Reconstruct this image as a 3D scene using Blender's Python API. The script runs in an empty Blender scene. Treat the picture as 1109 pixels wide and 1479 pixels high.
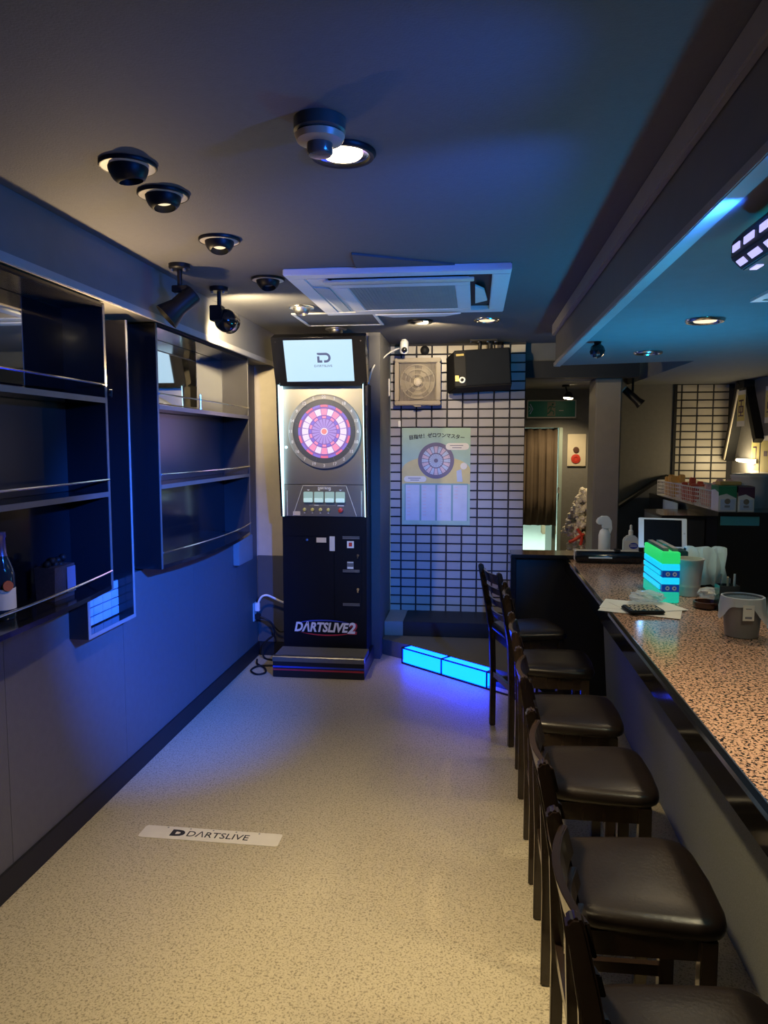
import bpy, bmesh, math, random
from mathutils import Vector, Matrix
random.seed(7)
S = bpy.context.scene
COL = S.collection
PI = math.pi

# ------------------------------------------------------------------ camera, world, exposure
cam_d = bpy.data.cameras.new('camera')
cam = bpy.data.objects.new('camera', cam_d); COL.objects.link(cam)
cam.location = (0, 0, 1.63)
_psi, _phi = math.radians(6.978), math.radians(5.2065)
_fw = Vector((-math.sin(_psi)*math.cos(_phi), math.cos(_psi)*math.cos(_phi), -math.sin(_phi)))
cam.rotation_euler = _fw.to_track_quat('-Z', 'Y').to_euler()
cam_d.sensor_fit = 'VERTICAL'; cam_d.sensor_height = 36.0; cam_d.sensor_width = 27.0
cam_d.lens = 1070.0/1479.0*36.0
cam_d.clip_start = 0.02
S.camera = cam

w = bpy.data.worlds.new('world'); S.world = w; w.use_nodes = True
w.node_tree.nodes['Background'].inputs[0].default_value = (0.35, 0.5, 1.0, 1)
w.node_tree.nodes['Background'].inputs[1].default_value = 0.012

S.view_settings.view_transform = 'Standard'
S.view_settings.look = 'None'
S.view_settings.gamma = 1.0
S.view_settings.use_curve_mapping = False
S.view_settings.exposure = 0.0
try:
    S.cycles.max_bounces = 8
    S.cycles.diffuse_bounces = 4
    S.cycles.glossy_bounces = 4
    S.cycles.sample_clamp_indirect = 3.0
    S.cycles.use_denoising = True
except Exception:
    pass

WARM = (1.0, 0.78, 0.44)
BLUE = (0.012, 0.13, 1.0)

# ------------------------------------------------------------------ materials
def _n(nt, t, **kw):
    n = nt.nodes.new(t)
    for k, v in kw.items(): setattr(n, k, v)
    return n

def mat(name, col, rough=0.5, metal=0.0, var=0.12, scale=12.0, bump=0.0, bscale=80.0, emit=None, es=0.0, coat=0.0, alpha=None, trans=0.0, stretch=None, spec=None):
    m = bpy.data.materials.new(name); m.use_nodes = True
    nt = m.node_tree; b = nt.nodes['Principled BSDF']
    tc = _n(nt, 'ShaderNodeTexCoord'); src = tc.outputs['Object']
    if stretch:
        mp = _n(nt, 'ShaderNodeMapping'); mp.inputs['Scale'].default_value = stretch
        nt.links.new(src, mp.inputs[0]); src = mp.outputs[0]
    nz = _n(nt, 'ShaderNodeTexNoise'); nz.inputs['Scale'].default_value = scale; nz.inputs['Detail'].default_value = 4
    nt.links.new(src, nz.inputs['Vector'])
    mix = _n(nt, 'ShaderNodeMix', data_type='RGBA')
    mix.inputs[6].default_value = tuple(c*(1-var) for c in col)+(1,)
    mix.inputs[7].default_value = tuple(min(1, c*(1+var)) for c in col)+(1,)
    nt.links.new(nz.outputs['Fac'], mix.inputs[0]); nt.links.new(mix.outputs[2], b.inputs['Base Color'])
    b.inputs['Roughness'].default_value = rough; b.inputs['Metallic'].default_value = metal
    if spec is not None: b.inputs['Specular IOR Level'].default_value = spec
    if coat: b.inputs['Coat Weight'].default_value = coat; b.inputs['Coat Roughness'].default_value = 0.08
    if trans: b.inputs['Transmission Weight'].default_value = trans
    if alpha is not None: b.inputs['Alpha'].default_value = alpha
    if emit: b.inputs['Emission Color'].default_value = emit+(1,); b.inputs['Emission Strength'].default_value = es
    if bump:
        nb = _n(nt, 'ShaderNodeTexNoise'); nb.inputs['Scale'].default_value = bscale; nb.inputs['Detail'].default_value = 3
        nt.links.new(src, nb.inputs['Vector'])
        bp = _n(nt, 'ShaderNodeBump'); bp.inputs['Strength'].default_value = bump; bp.inputs['Distance'].default_value = 0.002
        nt.links.new(nb.outputs['Fac'], bp.inputs['Height']); nt.links.new(bp.outputs[0], b.inputs['Normal'])
    return m

def speckle(name, base, dark, light, sc, t0, t1, rough, coat=0.0, bump=0.0, spec=None):
    m = bpy.data.materials.new(name); m.use_nodes = True
    nt = m.node_tree; b = nt.nodes['Principled BSDF']
    tc = _n(nt, 'ShaderNodeTexCoord')
    a = _n(nt, 'ShaderNodeTexNoise'); a.inputs['Scale'].default_value = sc; a.inputs['Detail'].default_value = 3; a.inputs['Distortion'].default_value = 0.6
    c = _n(nt, 'ShaderNodeTexNoise'); c.inputs['Scale'].default_value = sc*0.37; c.inputs['Detail'].default_value = 5
    nt.links.new(tc.outputs['Object'], a.inputs['Vector']); nt.links.new(tc.outputs['Object'], c.inputs['Vector'])
    r = _n(nt, 'ShaderNodeValToRGB'); r.color_ramp.elements[0].position = t0; r.color_ramp.elements[1].position = t1
    nt.links.new(a.outputs['Fac'], r.inputs[0])
    m1 = _n(nt, 'ShaderNodeMix', data_type='RGBA'); m1.inputs[6].default_value = base+(1,); m1.inputs[7].default_value = light+(1,)
    nt.links.new(c.outputs['Fac'], m1.inputs[0])
    m2 = _n(nt, 'ShaderNodeMix', data_type='RGBA'); m2.inputs[6].default_value = dark+(1,)
    nt.links.new(r.outputs[0], m2.inputs[0]); nt.links.new(m1.outputs[2], m2.inputs[7])
    nt.links.new(m2.outputs[2], b.inputs['Base Color'])
    b.inputs['Roughness'].default_value = rough
    if spec is not None: b.inputs['Specular IOR Level'].default_value = spec
    if coat: b.inputs['Coat Weight'].default_value = coat; b.inputs['Coat Roughness'].default_value = 0.05
    if bump:
        bp = _n(nt, 'ShaderNodeBump'); bp.inputs['Strength'].default_value = bump; bp.inputs['Distance'].default_value = 0.001
        nt.links.new(c.outputs['Fac'], bp.inputs['Height']); nt.links.new(bp.outputs[0], b.inputs['Normal'])
    return m

def glow(name, col, s, base=(0.08, 0.08, 0.08), rough=0.35):
    return mat(name, base, rough, emit=col, es=s)

M = {}
M['floor'] = speckle('speckled_vinyl', (0.43, 0.375, 0.255), (0.235, 0.20, 0.13), (0.56, 0.49, 0.345), 140.0, 0.36, 0.50, 0.42, bump=0.1)
M['granite'] = speckle('pink_granite', (0.42, 0.235, 0.155), (0.012, 0.010, 0.009), (0.62, 0.40, 0.29), 120.0, 0.42, 0.50, 0.16, spec=0.3)
M['ceiling'] = mat('ceiling_paper', (0.098, 0.097, 0.099), 0.75, bump=0.5, bscale=160, var=0.1, scale=40)
M['bar_ceiling'] = mat('bar_ceiling_paper', (0.13, 0.135, 0.135), 0.8, bump=0.3, bscale=160)
M['wall'] = mat('dark_wallpaper', (0.105, 0.102, 0.103), 0.6, bump=0.35, bscale=220, scale=30)
M['pilaster'] = mat('dark_pilaster_paint', (0.08, 0.08, 0.085), 0.5)
M['soffit'] = mat('soffit_paint', (0.11, 0.107, 0.105), 0.5, bump=0.15, bscale=200)
M['wall_gray'] = mat('gray_wallpaper', (0.20, 0.19, 0.175), 0.75, bump=0.3, bscale=220, scale=30)
M['beige'] = mat('beige_wallpaper', (0.48, 0.43, 0.35), 0.75, bump=0.3, bscale=220)
M['trim'] = mat('trim_paint', (0.26, 0.25, 0.24), 0.5)
M['black'] = mat('black_matte', (0.010, 0.010, 0.011), 0.55, spec=0.3)
M['base'] = mat('black_baseboard', (0.014, 0.014, 0.016), 0.55, spec=0.3)
M['gloss'] = mat('black_gloss_laminate', (0.010, 0.010, 0.012), 0.16, coat=0.3)
M['gloss_soft'] = mat('black_satin_laminate', (0.035, 0.033, 0.033), 0.3, var=0.2, scale=4)
M['mirror'] = mat('mirror_silver', (0.72, 0.74, 0.76), 0.03, 1.0, var=0.03)
M['chrome'] = mat('chrome', (0.75, 0.75, 0.78), 0.18, 1.0, var=0.05)
M['steel'] = mat('brushed_steel', (0.30, 0.295, 0.285), 0.42, 1.0, var=0.08, scale=60, stretch=(1, 1, 30))
M['steel_dark'] = mat('dark_steel', (0.22, 0.21, 0.195), 0.4, 0.6, var=0.1)
M['grout'] = mat('dark_grout', (0.02, 0.02, 0.025), 0.8)
M['tile'] = mat('gray_glazed_tile', (0.36, 0.35, 0.37), 0.35, var=0.12, scale=6, bump=0.1, bscale=30)
M['tile_b'] = mat('gray_glazed_tile_pale', (0.39, 0.38, 0.395), 0.35, var=0.1, scale=6)
M['tile_cream'] = mat('cream_glazed_tile', (0.44, 0.40, 0.335), 0.4, var=0.1, scale=6)
M['mosaic'] = mat('mosaic_tile', (0.42, 0.45, 0.52), 0.35)
M['wood'] = mat('espresso_wood', (0.026, 0.016, 0.012), 0.24, var=0.3, scale=8, stretch=(6, 6, 1), coat=0.35)
M['leather'] = mat('brown_leather', (0.013, 0.009, 0.008), 0.34, var=0.25, scale=18, bump=0.25, bscale=120, spec=0.38)
M['white'] = mat('white_plastic', (0.80, 0.80, 0.78), 0.4, var=0.04)
M['offwhite'] = mat('aged_white_plastic', (0.62, 0.60, 0.56), 0.5, var=0.08)
M['cream'] = mat('cream_plastic', (0.66, 0.58, 0.44), 0.5, var=0.06)
M['fan'] = mat('fan_beige_plastic', (0.34, 0.285, 0.21), 0.45, var=0.08)
M['brown_dark'] = mat('fan_blade_brown', (0.20, 0.16, 0.12), 0.5)
M['carpet'] = mat('gray_carpet', (0.09, 0.09, 0.095), 0.95, bump=0.6, bscale=400, var=0.3, scale=150)
M['bar_front'] = mat('bar_front_carpet', (0.19, 0.205, 0.19), 0.9, bump=0.6, bscale=300, var=0.4, scale=220)
M['speaker'] = mat('speaker_cloth', (0.009, 0.011, 0.016), 0.8, spec=0.1, bump=0.4, bscale=500)
M['red'] = mat('red_plastic', (0.55, 0.05, 0.03), 0.35)
M['yellow_btn'] = mat('yellow_button', (0.62, 0.56, 0.16), 0.3)
M['paper'] = mat('white_paper', (0.74, 0.72, 0.66), 0.8, var=0.05)
M['paper_y'] = mat('yellow_paper', (0.66, 0.56, 0.20), 0.8, var=0.06)
M['purple_ink'] = mat('purple_ink', (0.10, 0.04, 0.09), 0.8)
M['ink'] = mat('black_ink', (0.02, 0.02, 0.025), 0.7)
M['ink_gray'] = mat('gray_ink', (0.22, 0.22, 0.26), 0.8)
M['white_ink'] = mat('white_ink', (0.78, 0.78, 0.78), 0.5)
M['blue_ink'] = mat('blue_ink', (0.03, 0.06, 0.45), 0.5)
M['red_ink'] = mat('red_ink', (0.45, 0.03, 0.05), 0.5)
M['curtain'] = mat('brown_curtain', (0.16, 0.115, 0.08), 0.95, var=0.15)
M['green_dark'] = mat('exit_green', (0.012, 0.20, 0.13), 0.4)
M['flower'] = mat('cream_blossom', (0.80, 0.72, 0.60), 0.8, var=0.12, scale=30)
M['cardboard'] = mat('cardboard', (0.42, 0.32, 0.20), 0.9)
M['pale_green'] = mat('pale_green_floor', (0.62, 0.74, 0.68), 0.35)
M['outer_wall'] = mat('outer_white_wall', (0.75, 0.80, 0.76), 0.7)
M['door_frame'] = mat('sage_door_frame', (0.36, 0.44, 0.40), 0.4)
M['glass_blue'] = mat('dark_bottle_glass', (0.015, 0.03, 0.06), 0.08, coat=0.5)
M['foil'] = mat('violet_foil', (0.28, 0.22, 0.45), 0.3, 0.8)
M['bucket'] = mat('gray_translucent_plastic', (0.52, 0.50, 0.50), 0.45)
M['bin_gray'] = mat('bin_gray_plastic', (0.20, 0.19, 0.19), 0.45)
M['bag'] = mat('bin_bag_film', (0.75, 0.78, 0.80), 0.3, alpha=0.72)
M['towel'] = mat('pale_towel', (0.50, 0.66, 0.72), 0.95, bump=0.6, bscale=300)
M['green_box'] = mat('green_carton', (0.03, 0.22, 0.09), 0.5)
M['maroon_box'] = mat('maroon_carton', (0.10, 0.03, 0.06), 0.5)
M['packet_r'] = mat('red_packet', (0.55, 0.10, 0.06), 0.35)
M['packet_o'] = mat('straw_packet', (0.60, 0.36, 0.10), 0.35)
M['packet_p'] = mat('pink_packet', (0.72, 0.45, 0.42), 0.35)
M['brown_glass'] = mat('brown_ashtray_glass', (0.06, 0.022, 0.014), 0.12, coat=0.4)
M['glass'] = mat('clear_glass', (0.75, 0.85, 0.88), 0.05, trans=0.9)
M['film'] = mat('clear_wrap', (0.70, 0.76, 0.82), 0.15, alpha=0.45)
M['ceil_fold'] = mat('loose_ceiling_paper', (0.06, 0.065, 0.075), 0.75)
M['ac'] = mat('air_conditioner_white', (0.62, 0.62, 0.62), 0.45, var=0.05)
M['ac_grille'] = mat('air_conditioner_grille', (0.30, 0.28, 0.25), 0.6, var=0.15)
M['p_green'] = mat('poster_mint', (0.36, 0.52, 0.44), 0.6)
M['p_yellow'] = mat('poster_yellow', (0.60, 0.52, 0.24), 0.6)
M['p_lilac'] = mat('poster_lilac', (0.52, 0.56, 0.68), 0.6)
M['p_teal'] = mat('poster_teal', (0.20, 0.36, 0.38), 0.6)
M['p_board'] = mat('poster_board_mauve', (0.17, 0.15, 0.22), 0.6)
M['p_blue'] = mat('poster_pale_blue', (0.46, 0.54, 0.68), 0.6)
M['p_pink'] = mat('poster_pale_pink', (0.62, 0.48, 0.54), 0.6)
# things that give off light
M['screen'] = glow('screen_light', (0.52, 0.80, 1.0), 0.98)
M['screen_logo'] = mat('screen_logo_ink', (0.05, 0.07, 0.14), 0.5, emit=(0.10, 0.14, 0.28), es=0.5)
M['led_white'] = glow('side_led_light', (0.55, 0.90, 1.0), 2.6)
M['seg_pink'] = glow('segment_pink', (1.0, 0.30, 0.55), 0.95)
M['seg_white'] = glow('segment_white', (0.95, 0.80, 1.0), 0.95)
M['seg_red'] = glow('segment_red', (1.0, 0.16, 0.32), 0.85)
M['seg_violet'] = glow('segment_violet', (0.30, 0.20, 0.95), 0.75)
M['seg_lav'] = glow('segment_lavender', (0.55, 0.36, 0.95), 0.8)
M['bull'] = glow('bull_red', (1.0, 0.28, 0.28), 0.9)
M['slot'] = glow('card_slot_light', (0.45, 0.72, 0.72), 0.55)
M['cyan'] = glow('cyan_panel_light', (0.0, 0.035, 1.0), 21.0)
M['cyan2'] = glow('blue_panel_light', (0.0, 0.028, 1.0), 27.0)
M['box_cyan'] = glow('acrylic_cyan_light', (0.0, 0.66, 1.0), 0.95)
M['box_green'] = glow('acrylic_green_light', (0.01, 0.80, 0.17), 0.75)
M['box_teal'] = glow('acrylic_teal_light', (0.0, 0.70, 0.48), 0.6)
M['lavender_led'] = glow('party_led_light', (0.50, 0.48, 1.0), 1.2)
M['flange'] = mat('flange_lit_tone', (0.42, 0.40, 0.37), 0.4)  # pale tone paints in warm bounce light on the flange underside
M['bulb'] = glow('warm_bulb', (1.0, 0.82, 0.50), 14.0)
M['bulb_dim'] = glow('warm_bulb_dim', (1.0, 0.80, 0.50), 1.2)
M['tube'] = glow('fluorescent_tube', (1.0, 0.85, 0.55), 8.0)

# ------------------------------------------------------------------ mesh helpers
def nb(): return bmesh.new()

def box(bm, x0, x1, y0, y1, z0, z1, R=None):
    v = [Vector((x, y, z)) for z in (z0, z1) for y in (y0, y1) for x in (x0, x1)]
    if R is not None: v = [R @ p for p in v]
    v = [bm.verts.new(p) for p in v]
    for f in ((0,2,3,1), (4,5,7,6), (0,1,5,4), (2,6,7,3), (0,4,6,2), (1,3,7,5)):
        bm.faces.new([v[i] for i in f])
    return bm

def basis(axis):
    a = Vector(axis).normalized()
    t = Vector((0, 0, 1)) if abs(a.z) < 0.9 else Vector((1, 0, 0))
    u = t.cross(a).normalized(); v = a.cross(u)
    return a, u, v

def lathe(bm, prof, origin=(0,0,0), axis=(0,0,1), n=28):
    a, u, v = basis(axis); o = Vector(origin); rings = []
    for r, h in prof:
        if r < 1e-5: rings.append([bm.verts.new(o+a*h)])
        else: rings.append([bm.verts.new(o+a*h+(u*math.cos(2*PI*k/n)+v*math.sin(2*PI*k/n))*r) for k in range(n)])
    for A, B in zip(rings, rings[1:]):
        for k in range(n):
            k2 = (k+1) % n
            if len(A) == 1 and len(B) == 1: continue
            if len(A) == 1: bm.faces.new((A[0], B[k2], B[k]))
            elif len(B) == 1: bm.faces.new((A[k], A[k2], B[0]))
            else: bm.faces.new((A[k], A[k2], B[k2], B[k]))
    return bm

def cyl(bm, p0, p1, r0, r1=None, n=16):
    r1 = r0 if r1 is None else r1
    p0, p1 = Vector(p0), Vector(p1); L = (p1-p0).length
    return lathe(bm, [(0, 0), (r0, 0), (r1, L), (0, L)], p0, p1-p0, n)

def tube(bm, pts, r, n=8):
    pts = [Vector(p) for p in pts]; rings = []
    ref = None
    for i, p in enumerate(pts):
        d = (pts[min(i+1, len(pts)-1)]-pts[max(i-1, 0)]).normalized()
        if ref is None: _, u, v = basis(d)
        else:
            u = (ref-d*ref.dot(d)).normalized(); v = d.cross(u)
        ref = u
        rings.append([bm.verts.new(p+(u*math.cos(2*PI*k/n)+v*math.sin(2*PI*k/n))*r) for k in range(n)])
    for A, B in zip(rings, rings[1:]):
        for k in range(n): bm.faces.new((A[k], A[(k+1)%n], B[(k+1)%n], B[k]))
    bm.faces.new(rings[0][::-1]); bm.faces.new(rings[-1])
    return bm

def prism(bm, poly, fn, a, b):
    """polygon of 2-D points, placed by fn(p, q, t) at t=a and t=b"""
    A = [bm.verts.new(fn(p, q, a)) for p, q in poly]; B = [bm.verts.new(fn(p, q, b)) for p, q in poly]
    n = len(poly)
    bm.faces.new(A[::-1]); bm.faces.new(B)
    for k in range(n): bm.faces.new((A[k], A[(k+1)%n], B[(k+1)%n], B[k]))
    return bm
XZ = lambda p, q, t: Vector((p, t, q))
XY = lambda p, q, t: Vector((p, q, t))
YZ = lambda p, q, t: Vector((t, p, q))

def sphere(bm, c, r, u=16, v=10, sx=1, sy=1, sz=1):
    mtx = Matrix.Translation(c) @ Matrix.Diagonal((sx, sy, sz, 1))
    bmesh.ops.create_uvsphere(bm, u_segments=u, v_segments=v, radius=r, matrix=mtx); return bm

def cs(pts, k=6):
    """smooth Catmull-Rom through points"""
    P = [Vector(p) for p in pts]; P = [P[0]]+P+[P[-1]]; out = []
    for i in range(1, len(P)-2):
        for j in range(k):
            t = j/k; a, b, c, d = P[i-1], P[i], P[i+1], P[i+2]
            out.append(0.5*((2*b)+(c-a)*t+(2*a-5*b+4*c-d)*t*t+(3*b-a-3*c+d)*t**3))
    out.append(P[-2]); return out

def obj(name, bm, m, parent=None, bevel=0.0, smooth=False, kind=None):
    bmesh.ops.recalc_face_normals(bm, faces=bm.faces)
    me = bpy.data.meshes.new(name)
    if bevel:
        bmesh.ops.bevel(bm, geom=[e for e in bm.edges if len(e.link_faces) == 2 and e.calc_face_angle(0) > 0.6], offset=bevel, segments=2, affect='EDGES', clamp_overlap=True)
    bm.to_mesh(me); bm.free()
    for mm in (m if isinstance(m, list) else [m]): me.materials.append(mm)
    if smooth:
        for p in me.polygons: p.use_smooth = True
        try: me.set_sharp_from_angle(angle=0.7)
        except Exception: pass
    o = bpy.data.objects.new(name, me); COL.objects.link(o)
    if parent is not None: adopt(o, parent)
    if kind: o['kind'] = kind
    return o

def wm(o):
    m = Matrix.LocRotScale(o.location, o.rotation_euler, o.scale)
    return wm(o.parent) @ o.matrix_parent_inverse @ m if o.parent else m

def adopt(o, parent):
    o.parent = parent; o.matrix_parent_inverse = wm(parent).inverted()

def thing(name, label, cat, loc=(0,0,0), group=None):
    o = bpy.data.objects.new(name, None); COL.objects.link(o); o.location = loc
    o.empty_display_size = 0.05
    o['label'] = label; o['category'] = cat
    if group: o['group'] = group
    return o

def tag(o, label, cat, group=None):
    o['label'] = label; o['category'] = cat
    if group: o['group'] = group
    return o

def dup(root, loc, rz=0.0, label=None, group=None):
    def cp(o, p):
        c = o.copy(); COL.objects.link(c)
        if p is not None:
            c.parent = p; c.matrix_parent_inverse = o.matrix_parent_inverse.copy()
        for ch in [x for x in bpy.data.objects if x.parent == o]: cp(ch, c)
        return c
    r = cp(root, None); r.location = loc; r.rotation_euler = (0, 0, rz)
    if label: r['label'] = label
    if group: r['group'] = group
    return r

def struct(name, bm, m, parent=None, **kw):
    o = obj(name, bm, m, parent, **kw)
    if parent is None: o['kind'] = 'structure'
    return o

def text(name, body, size, pos, xd, yd, m, parent, ext=0.0006, shear=0.0, align='CENTER', width=None, bold=0.0):
    c = bpy.data.curves.new(name, 'FONT'); c.body = body; c.size = size; c.extrude = ext; c.shear = shear
    c.align_x = align; c.align_y = 'CENTER'; c.offset = bold; c.resolution_u = 3
    t = bpy.data.objects.new('t', c); COL.objects.link(t)
    dg = bpy.context.evaluated_depsgraph_get()
    me = bpy.data.meshes.new_from_object(t.evaluated_get(dg)); me.name = name
    bpy.data.objects.remove(t); bpy.data.curves.remove(c)
    xd = Vector(xd).normalized(); yd = Vector(yd).normalized(); zd = xd.cross(yd)
    if width:
        xs = [v.co.x for v in me.vertices]; k = width/max(1e-6, max(xs)-min(xs))
        for v in me.vertices: v.co.x *= k
    R = Matrix((xd, yd, zd)).transposed().to_4x4()
    me.transform(Matrix.Translation(pos) @ R)
    me.materials.clear(); me.materials.append(m)
    o = bpy.data.objects.new(name, me); COL.objects.link(o)
    if parent is not None: adopt(o, parent)
    return o

def lamp(name, kind, loc, energy, col, parent=None, aim=None, size=None, spot=None, blend=0.5, radius=0.03):
    d = bpy.data.lights.new(name, kind); d.energy = energy; d.color = col
    if kind == 'AREA':
        d.shape = 'RECTANGLE'; d.size, d.size_y = size
    else: d.shadow_soft_size = radius
    if kind == 'SPOT': d.spot_size = math.radians(spot); d.spot_blend = blend
    o = bpy.data.objects.new(name, d); COL.objects.link(o); o.location = loc
    if aim is not None: o.rotation_euler = (Vector(aim)-Vector(loc)).to_track_quat('-Z', 'Y').to_euler()
    if parent is not None: adopt(o, parent)
    return o

# ================================================================== SETTING
CZ = 2.45          # main ceiling
BZ = 2.168         # dropped ceiling above the bar
LX = -1.66         # left wall, lower part
struct('floor', box(nb(), -1.9, 2.6, -2.2, 7.72, -0.1, 0), M['floor'])
ceil = struct('ceiling', box(nb(), -1.9, 2.6, -2.2, 7.0, CZ, CZ+0.1), M['ceiling'])
# left wall: niche wall behind the cabinets, proud lower wall with wallpaper seams, full-height end
wl = struct('wall_left', box(nb(), -1.95, -1.735, -2.2, 5.6, 0, CZ), M['wall'])
ys = [-2.2, -1.2, -0.3, 0.6, 1.5, 2.4, 3.3, 4.2, 5.0]
for a, b in zip(ys, ys[1:]):
    obj('wall_panel', box(nb(), -1.735, LX, a+0.0012, b-0.0012, 0.0, 1.0), M['wall'], wl)
obj('wall_panel', box(nb(), -1.735, LX, 5.0012, 5.5, 0.0, CZ-0.23), M['wall'], wl)
struct('baseboard_left', box(nb(), LX, LX+0.012, -2.2, 5.49, 0, 0.105), M['base'], bevel=0.002)
# soffit along the left
struct('trim_1', box(nb(), -1.735, -1.495, -2.2, 5.5, 2.222, CZ-0.001), M['soffit'])
struct('trim_2', box(nb(), -1.495, -1.483, -2.2, 5.5, 2.205, 2.238), M['trim'], bevel=0.003)
struct('trim_3', box(nb(), -1.495, -1.490, -2.2, 5.5, 2.238, 2.385), M['soffit'])
# back wall behind the machine: beige upper part, dark wainscot, return towards the tiles
wb = struct('wall_back', box(nb(), -1.66, -0.785, 5.50, 6.3, 0, CZ), M['beige'])
obj('wainscot', box(nb(), -1.655, -0.79, 5.488, 5.4995, 0.105, 0.78), M['pilaster'], wb, bevel=0.003)
struct('baseboard_back', box(nb(), -1.645, -0.79, 5.478, 5.4995, 0, 0.105), M['base'])
struct('trim_4', box(nb(), -0.784, -0.700, 5.482, 6.146, 0.0, CZ-0.001), M['pilaster'])

# tiled wall: each tile a piece of its own
wt = struct('wall_tiled', box(nb(), -0.70, 0.40, 6.156, 6.3, 0, CZ), M['grout'])
X0, PX, Z0, PZ = -0.7365, 0.1265, 1.770, 0.0742
tile_me = {}
def tile_piece(parent, x0, x1, z0, z1, y, m):
    key = (round(x1-x0, 3), round(z1-z0, 3), m.name)
    if key not in tile_me:
        bm = nb(); w2, h2 = (x1-x0)/2, (z1-z0)/2
        prism(bm, [(-w2, -h2), (w2, -h2), (w2, h2), (-w2, h2)], XZ, 0.0, 0.009)
        for v in bm.verts:
            if v.co.y < 0.001: v.co.x *= 0.975; v.co.z *= 0.965
        bmesh.ops.recalc_face_normals(bm, faces=bm.faces)
        me = bpy.data.meshes.new('tile'); bm.to_mesh(me); bm.free(); me.materials.append(m); tile_me[key] = me
    o = bpy.data.objects.new('tile', tile_me[key]); COL.objects.link(o)
    o.location = ((x0+x1)/2, y-0.002+random.uniform(-0.0006, 0.0006), (z0+z1)/2); adopt_loc(o, parent)
def adopt_loc(o, parent):
    o.parent = parent; o.matrix_parent_inverse = wm(parent).inverted()
g = 0.0060
for i in range(9):
    for k in range(-22, 10):
        xa, xb = X0+i*PX+g, X0+(i+1)*PX-g
        za, zb = Z0+k*PZ+g, Z0+(k+1)*PZ-g
        xa = max(xa, -0.698); xb = min(xb, 0.399)
        if zb > CZ-0.001: zb = CZ-0.001
        if zb-za < 0.015: continue
        m = M['tile_cream'] if k == 8 and i > 0 else (M['tile'] if (i*7+k*5) % 3 else M['tile_b'])
        tile_piece(wt, xa, xb, za, zb, 6.149, m)
struct('baseboard_tiled', box(nb(), -0.55, 0.44, 5.73, 6.1475, 0.121, 0.236), M['base'], bevel=0.004)
struct('trim_5', box(nb(), -0.698, -0.551, 5.73, 6.1475, 0.121, 0.236), M['trim'], bevel=0.004)

# lintel, corridor and exit wall beyond the tiles
struct('trim_6', box(nb(), 0.402, 1.30, 6.20, 6.34, 2.17, 2.305), M['base'])
struct('trim_7', box(nb(), 0.402, 1.30, 6.22, 6.34, 2.305, CZ-0.001), M['pilaster'])
struct('ceiling_corridor', box(nb(), 0.30, 1.235, 6.341, 7.69, 2.185, 2.25), M['wall_gray'])
we = struct('wall_exit', box(nb(), 0.86, 1.24, 7.70, 7.80, 0, 2.25), M['wall_gray'])
obj('lintel_panel', box(nb(), 0.0, 0.86, 7.70, 7.80, 1.80, 2.25), M['wall_gray'], we)
struct('wall_corridor', box(nb(), 0.20, 0.30, 6.3005, 7.70, 0, 2.25), M['wall_gray'])
d1 = struct('door_1', box(nb(), 0.84, 0.875, 7.66, 7.699, 0, 1.80), M['door_frame'], bevel=0.004)
obj('door_handle', box(nb(), 0.832, 0.85, 7.62, 7.66, 1.14, 1.20), M['chrome'], d1, bevel=0.004)
obj('door_panel', box(nb(), 0.80, 0.84, 7.81, 8.5, 0, 1.8), M['door_frame'], d1)
# lit room beyond the door
struct('floor_outer', box(nb(), -1.0, 3.0, 7.72, 17.0, -0.1, -0.001), M['pale_green'])
struct('wall_outer', box(nb(), -1.0, 3.0, 17.0, 17.1, 0, 2.6), M['outer_wall'])
struct('wall_outer_right', box(nb(), 1.62, 1.72, 8.6, 17.0, 0, 2.6), M['outer_wall'])
struct('wall_outer_left', box(nb(), -1.1, -1.0, 7.8, 17.0, 0, 2.6), M['outer_wall'])
struct('ceiling_outer', box(nb(), -1.0, 3.0, 7.8, 17.0, 2.6, 2.7), M['outer_wall'])
# right side behind the bar
struct('wall_bar', box(nb(), 1.24, 1.785, 7.0, 7.1, 0, CZ), M['wall_gray'])
wg = struct('wall_bar_tiled', box(nb(), 1.785, 2.40, 7.008, 7.1, 0, CZ), M['grout'])
for i in range(4):
    for k in range(-14, 9):
        xa, xb = 1.70+i*0.1375+g, 1.70+(i+1)*0.1375-g
        za, zb = 1.606+k*0.0703+g, 1.606+(k+1)*0.0703-g
        xa = max(xa, 1.80); xb = min(xb, 2.265)
        if zb > BZ: zb = BZ
        if zb-za < 0.015: continue
        tile_piece(wg, xa, xb, za, zb, 7.001, M['tile_cream'])
struct('trim_8', box(nb(), 1.772, 1.797, 6.985, 7.0, 0, BZ), M['base'])
struct('wall_right', box(nb(), 2.29, 2.40, -2.2, 7.0, 0, CZ), M['wall_gray'])
struct('wall_column', box(nb(), 0.985, 1.195, 6.345, 6.71, 0, 2.184), mat('column_paint', (0.19, 0.175, 0.15), 0.6), bevel=0.01)
# dropped ceiling above the bar (L-shaped, with a notch over the corridor), its edge beam
bc = nb()
prism(bc, [(0.56, -2.2), (2.29, -2.2), (2.29, 7.0), (1.36, 7.0), (1.40, 5.06), (0.56, 5.25)], XY, BZ, CZ-0.001)
struct('ceiling_bar', bc, M['bar_ceiling'])
struct('trim_9', box(nb(), 0.54, 0.5595, -2.2, 5.25, BZ+0.004, CZ-0.001), M['soffit'])
struct('trim_10', box(nb(), 0.515, 0.5395, -2.2, 5.27, 2.372, CZ-0.001), M['trim'], bevel=0.005)
struct('trim_11', box(nb(), 0.528, 0.575, -2.2, 5.262, BZ-0.006, BZ+0.022), M['trim'], bevel=0.003)
struct('wall_behind', box(nb(), -1.95, 2.4, -2.3, -2.2, 0, CZ), M['wall_gray'])
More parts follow.
